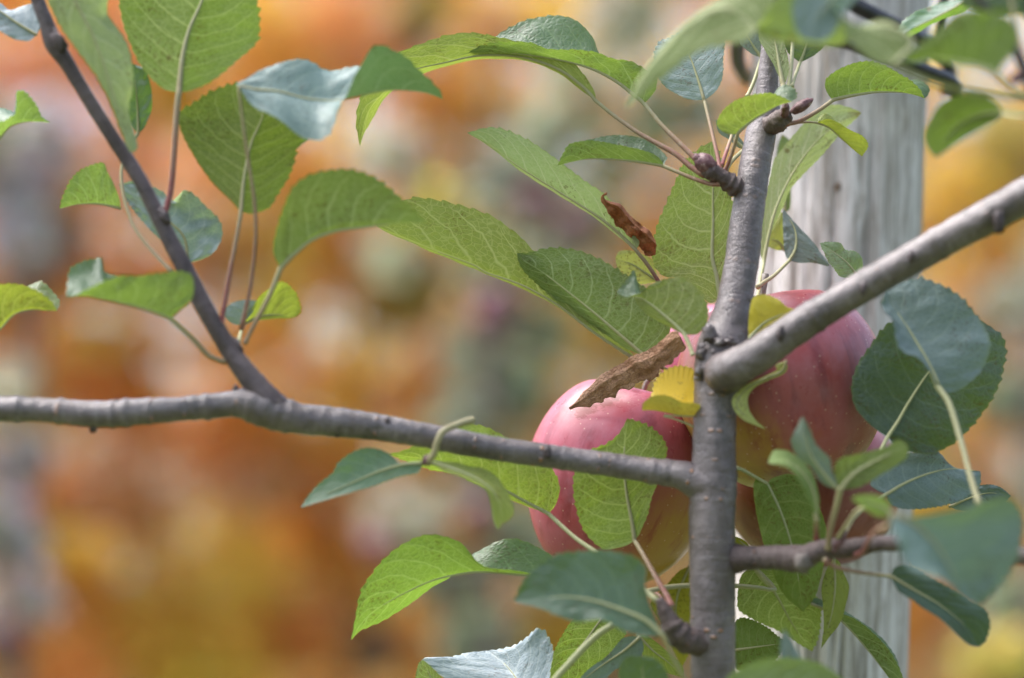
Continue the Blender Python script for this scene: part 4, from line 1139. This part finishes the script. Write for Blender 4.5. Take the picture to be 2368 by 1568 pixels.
def leaf_cloud(name, clumps, parent, size=.075, mat='far_leaf'):
    """clumps: (centre, radius, count, colour, spread) -> one foliage mesh of folded four-sided leaves"""
    V, Cc = [], []
    for c, r, n, col, spr in clumps:
        d = rng.normal(size=(n, 3))
        d /= np.linalg.norm(d, axis=1)[:, None]
        rad = rng.random(n) ** .45 * r
        ctr = np.array(c) + d * rad[:, None] * np.array([1, .8, .85])
        nn = rng.normal(size=(n, 3)) * .55 + d * .5 + np.array([0, -.35, .75])
        nn /= np.linalg.norm(nn, axis=1)[:, None]
        a1 = np.cross(nn, rng.normal(size=(n, 3)))
        a1 /= np.linalg.norm(a1, axis=1)[:, None] + 1e-9
        a2 = np.cross(nn, a1)
        s = size * (.7 + .6 * rng.random(n))[:, None]
        b = ctr - a1 * s * .5
        t = ctr + a1 * s * .5
        L = ctr + a2 * s * .30 + nn * s * .10
        Rr = ctr - a2 * s * .30 + nn * s * .10
        V.append(np.stack([b, Rr, t, L], 1).reshape(-1, 3))
        col = np.array(col)
        k = np.exp(rng.normal(size=(n, 1)) * spr)
        hue = 1 + rng.normal(size=(n, 3)) * spr * .35
        cc = np.clip(col * k * hue, .004, .85)
        Cc.append(np.repeat(cc, 4, 0))
    V = np.concatenate(V)
    Cc = np.concatenate(Cc)
    n4 = len(V) // 4
    i4 = np.arange(n4)[:, None] * 4
    tri = np.concatenate([i4 + np.array([[0, 1, 2]]), i4 + np.array([[0, 2, 3]])], 1).reshape(-1)
    me = bpy.data.meshes.new(name)
    me.vertices.add(len(V))
    me.vertices.foreach_set('co', V.ravel())
    me.loops.add(len(tri))
    me.loops.foreach_set('vertex_index', tri)
    me.polygons.add(len(tri) // 3)
    me.polygons.foreach_set('loop_start', np.arange(0, len(tri), 3))
    me.polygons.foreach_set('loop_total', np.full(len(tri) // 3, 3))
    at = me.color_attributes.new('pigment', 'FLOAT_COLOR', 'POINT')
    at.data.foreach_set('color', np.concatenate([Cc, np.ones((len(Cc), 1))], 1).ravel())
    me.update()
    me.validate()
    me.materials.append(M[mat])
    o = bpy.data.objects.new(name, me)
    COL.objects.link(o)
    if parent is not None:
        o.parent = parent
        o.matrix_parent_inverse = parent.matrix_world.inverted()
    return o


OR = (.92, .43, .10); ORR = (.90, .35, .09); GO = (.86, .55, .09); OL = (.52, .42, .11); GG = (.30, .33, .22); PK = (.85, .50, .30)
BR_ = (.60, .33, .12); DK = (.36, .27, .20); LI = (.50, .45, .46); GR = (.42, .42, .31); SA = (.92, .46, .20)


def Q(x, y, D):
    return P(x, y, (D - D0) * 1000)


def far_tree(name, x, D, clumps, label, group, size=.075, trunk_r=.04, mat_trunk='far_bark', limbs=6):
    b = Q(x, 784, D)
    root = empty(name, Vector((b.x, b.y, 0)), label, 'tree', group)
    C3 = [(Q(cx, cy, D + dd), RAD(r, (D - D0) * 1000), n, col, spr) for cx, cy, dd, r, n, col, spr in clumps]
    if D > 8: C3 = [(c, r, n if n == 240 or n == 150 else n * 3, col, spr) for c, r, n, col, spr in C3]
    topz = max(c[0].z for c in C3)
    pts = [Vector((b.x + .03 * math.sin(h * 2.1 + x), b.y + .02 * math.cos(h * 1.7), h)) for h in np.linspace(0, topz, 24)]
    v, f, uv = sweep(pts, [trunk_r * (1 - .75 * i / 23) for i in range(24)], 14, True, .08, 20)
    mesh_obj('trunk', v, f, M[mat_trunk], root, True, uv)
    for i in range(limbs):
        c = C3[int(i * len(C3) / limbs) % len(C3)][0]
        h = max(.5, min(topz * .9, c.z - .35))
        s = Vector((b.x, b.y, h))
        mp = s.lerp(c, .5) + Vector((0, 0, -.06))
        pp = [s.lerp(mp, t) if t < 1 else mp.lerp(c, t - 1) for t in np.linspace(0, 2, 9)]
        v, f, uv = sweep(pp, [trunk_r * .4 * (1 - .8 * k / 8) for k in range(9)], 8, True)
        mesh_obj('limb', v, f, M[mat_trunk], root, True, uv)
    cr = leaf_cloud('crown', [(np.array(c[0]),) + c[1:] for c in C3], root, size)
    cr['kind'] = 'stuff'
    return root


# BACKGROUND_BEGIN
def fill(x0, x1, y0, y1, step, cols, n, r, jit=.6, spr=.25, dd=.8):
    out = []
    x = x0
    while x < x1:
        y = y0
        while y < y1:
            out.append((x + random.uniform(-1, 1) * step * jit, y + random.uniform(-1, 1) * step * jit, random.uniform(-dd, dd), r * random.uniform(.7, 1.2), n, random.choice(cols), spr))
            y += step
        x += step
    return out


G1 = 'autumn trees in the row far behind'
far_tree('autumn_tree', 330, 11.5, fill(-350, 720, -150, 1900, 120, [OR, OR, SA, GO, ORR, GO, PK], 240, 115) +
         [(250, 870, -.6, 90, 130, ORR, .2), (120, 560, -.6, 100, 130, DK, .3), (330, 790, -.6, 80, 80, OR, .2), (420, 1370, -.6, 120, 150, SA, .2), (420, 1500, -.6, 170, 200, GO, .25),
          (100, 420, -.6, 110, 110, PK, .3), (60, 700, -.6, 70, 80, BR_, .3)], 'bright orange autumn tree out of focus behind the left branch', G1)
far_tree('autumn_tree', 830, 12.6, fill(600, 1120, -150, 1900, 120, [OR, GO, OR, SA, OL, PK], 240, 115) +
         [(760, 110, -.6, 150, 220, SA, .2), (950, 90, -.6, 55, 90, DK, .3), (1000, 900, -.6, 80, 110, OR, .2), (930, 690, -.6, 110, 170, OL, .25), (740, 1080, -.6, 140, 200, OR, .2), (780, 1290, -.6, 120, 160, OR, .2), (870, 1500, -.6, 70, 80, DK, .3)],
         'orange and gold autumn tree out of focus in the middle distance', G1)
far_tree('autumn_tree', 1400, 13.2, fill(1060, 1780, -150, 1900, 120, [GO, OL, OR, GG, GO, PK], 240, 115) +
         [(1130, 60, -.6, 110, 130, GO, .2), (1290, 60, -.6, 120, 130, GO, .25), (1320, 1480, -.6, 130, 170, GO, .2), (1350, 280, -.6, 90, 90, OR, .2)], 'golden olive autumn tree out of focus behind the long green leaves', G1)
far_tree('autumn_tree', 2280, 12.0, fill(2050, 2750, 230, 1900, 120, [GO, OL, OR, PK, GR], 240, 115) +
         [(2230, 440, -.6, 130, 200, GO, .2), (2330, 330, -.6, 100, 120, OL, .2), (2250, 760, -.6, 90, 110, OR, .2), (2310, 960, -.6, 100, 120, OR, .2), (2130, 1420, -.6, 120, 200, OR, .15), (2300, 1480, -.6, 130, 190, OL, .3), (2345, 1380, -.6, 60, 90, DK, .3)],
         'gold and orange autumn tree out of focus right of the wooden post', G1)
far_tree('autumn_tree', -700, 12.2, fill(-1300, -300, -150, 1900, 150, [OR, GO, SA, OL], 150, 140), 'orange autumn tree beyond the left edge', G1)
far_tree('autumn_tree', 3050, 12.4, fill(2650, 3650, -150, 1900, 150, [OR, GO, PK, OL], 150, 140), 'golden autumn tree beyond the right edge', G1)

G2 = 'fruiting apple trees in the next row'
APPLES = []
def fruit_tree(x, D, label, spots, apples, tr=.028):
    far_tree('fruit_tree', x, D, spots, label, G2, .07, tr)
    for ax_, ay_ in apples:
        APPLES.append((ax_, ay_, D))
fruit_tree(1150, 4.4, 'grey-green fruit tree with dark red apples out of focus behind the long leaves',
           [(cx, cy, random.uniform(-.2, .2), r, int(n * 1.5), c, .3) for cx, cy, r, n, c in
            ((1180, 420, 110, 45, GG), (1260, 330, 110, 40, GR), (1330, 500, 110, 45, GG), (1160, 620, 100, 40, GG), (1100, 820, 110, 60, GR), (1180, 900, 110, 60, GG), (1230, 760, 100, 45, GG),
             (1070, 980, 90, 40, GR), (1150, 1120, 110, 40, GG), (930, 600, 90, 25, GR), (950, 1200, 110, 35, GR), (1050, 1330, 110, 40, GG), (1200, 1250, 90, 35, GG), (900, 350, 90, 20, GR), (1440, 60, 110, 40, GR), (1350, 180, 110, 30, GR),
             (1420, 350, 100, 30, GG), (1000, 480, 90, 20, OL), (1110, 1480, 120, 40, GG), (1560, 250, 120, 40, GG))],
           [(1235, 470), (1152, 695), (1110, 1185), (873, 1262), (1325, 520), (1130, 740)])
fruit_tree(60, 4.6, 'fruit tree with greyish bark and red apples blurred at the left edge',
           [(cx, cy, random.uniform(-.2, .2), r, int(n * 1.5), c, .3) for cx, cy, r, n, c in
            ((20, 420, 110, 45, LI), (100, 300, 110, 40, LI), (40, 560, 110, 35, LI), (-40, 900, 120, 40, GR), (40, 1060, 100, 40, LI), (10, 1250, 100, 50, LI), (40, 1400, 100, 40, LI), (-120, 1200, 140, 60, GG), (-100, 300, 140, 60, GG))],
           [(8, 1470)])
fruit_tree(2390, 4.6, 'grey-green fruit tree blurred at the right edge',
           [(cx, cy, random.uniform(-.2, .2), r, int(n * 1.5), c, .3) for cx, cy, r, n, c in
            ((2360, 920, 100, 40, GG), (2330, 700, 100, 25, GR), (2340, 1400, 100, 40, GG), (2440, 1150, 130, 50, GG), (2470, 600, 130, 50, GG), (2300, 1540, 110, 40, OL))], [])
ap0 = None
alab = ['blurred dark red apple behind the rolled dry leaf', 'blurred purple apple under the long green leaf', 'blurred purple apple just below the left branch', 'blurred purple apple above the lowest long leaf',
        'dark blurred apple in the shade of the far fruit tree', 'small blurred purple apple beneath another one', 'blurred red apple in the lower left corner']
for i, (ax_, ay_, D) in enumerate(APPLES):
    c = Q(ax_, ay_, D - .25)
    if ap0 is None:
        ap0 = apple('apple', 0, 0, 190, 180, 0, M['far_apple'], (0, 0, 1), 'x', (24, 16))
        o = ap0
    else:
        o = ap0.copy()
        COL.objects.link(o)
        for ch in ap0.children:
            c2 = ch.copy(); COL.objects.link(c2); c2.parent = o
    o.location = c
    tag(o, alab[i], 'apple', 'apples on the fruit trees in the next row')

# far wood behind everything
cl = []
for i in range(1300):
    x = random.uniform(-27, 27)
    zc = random.uniform(.2, 11)
    y = 26 + random.uniform(-1.5, 1.5) + abs(x) * .1
    cl.append((np.array((x, y, zc)), random.uniform(.9, 1.6), 60, random.choice([OR, GO, GO, OL, OR, SA, BR_]), .35))
tag(leaf_cloud('far_wood', cl, None, .26), 'low band of autumn trees far away beyond the orchard rows', 'wood', None, 'stuff')
# BACKGROUND_END
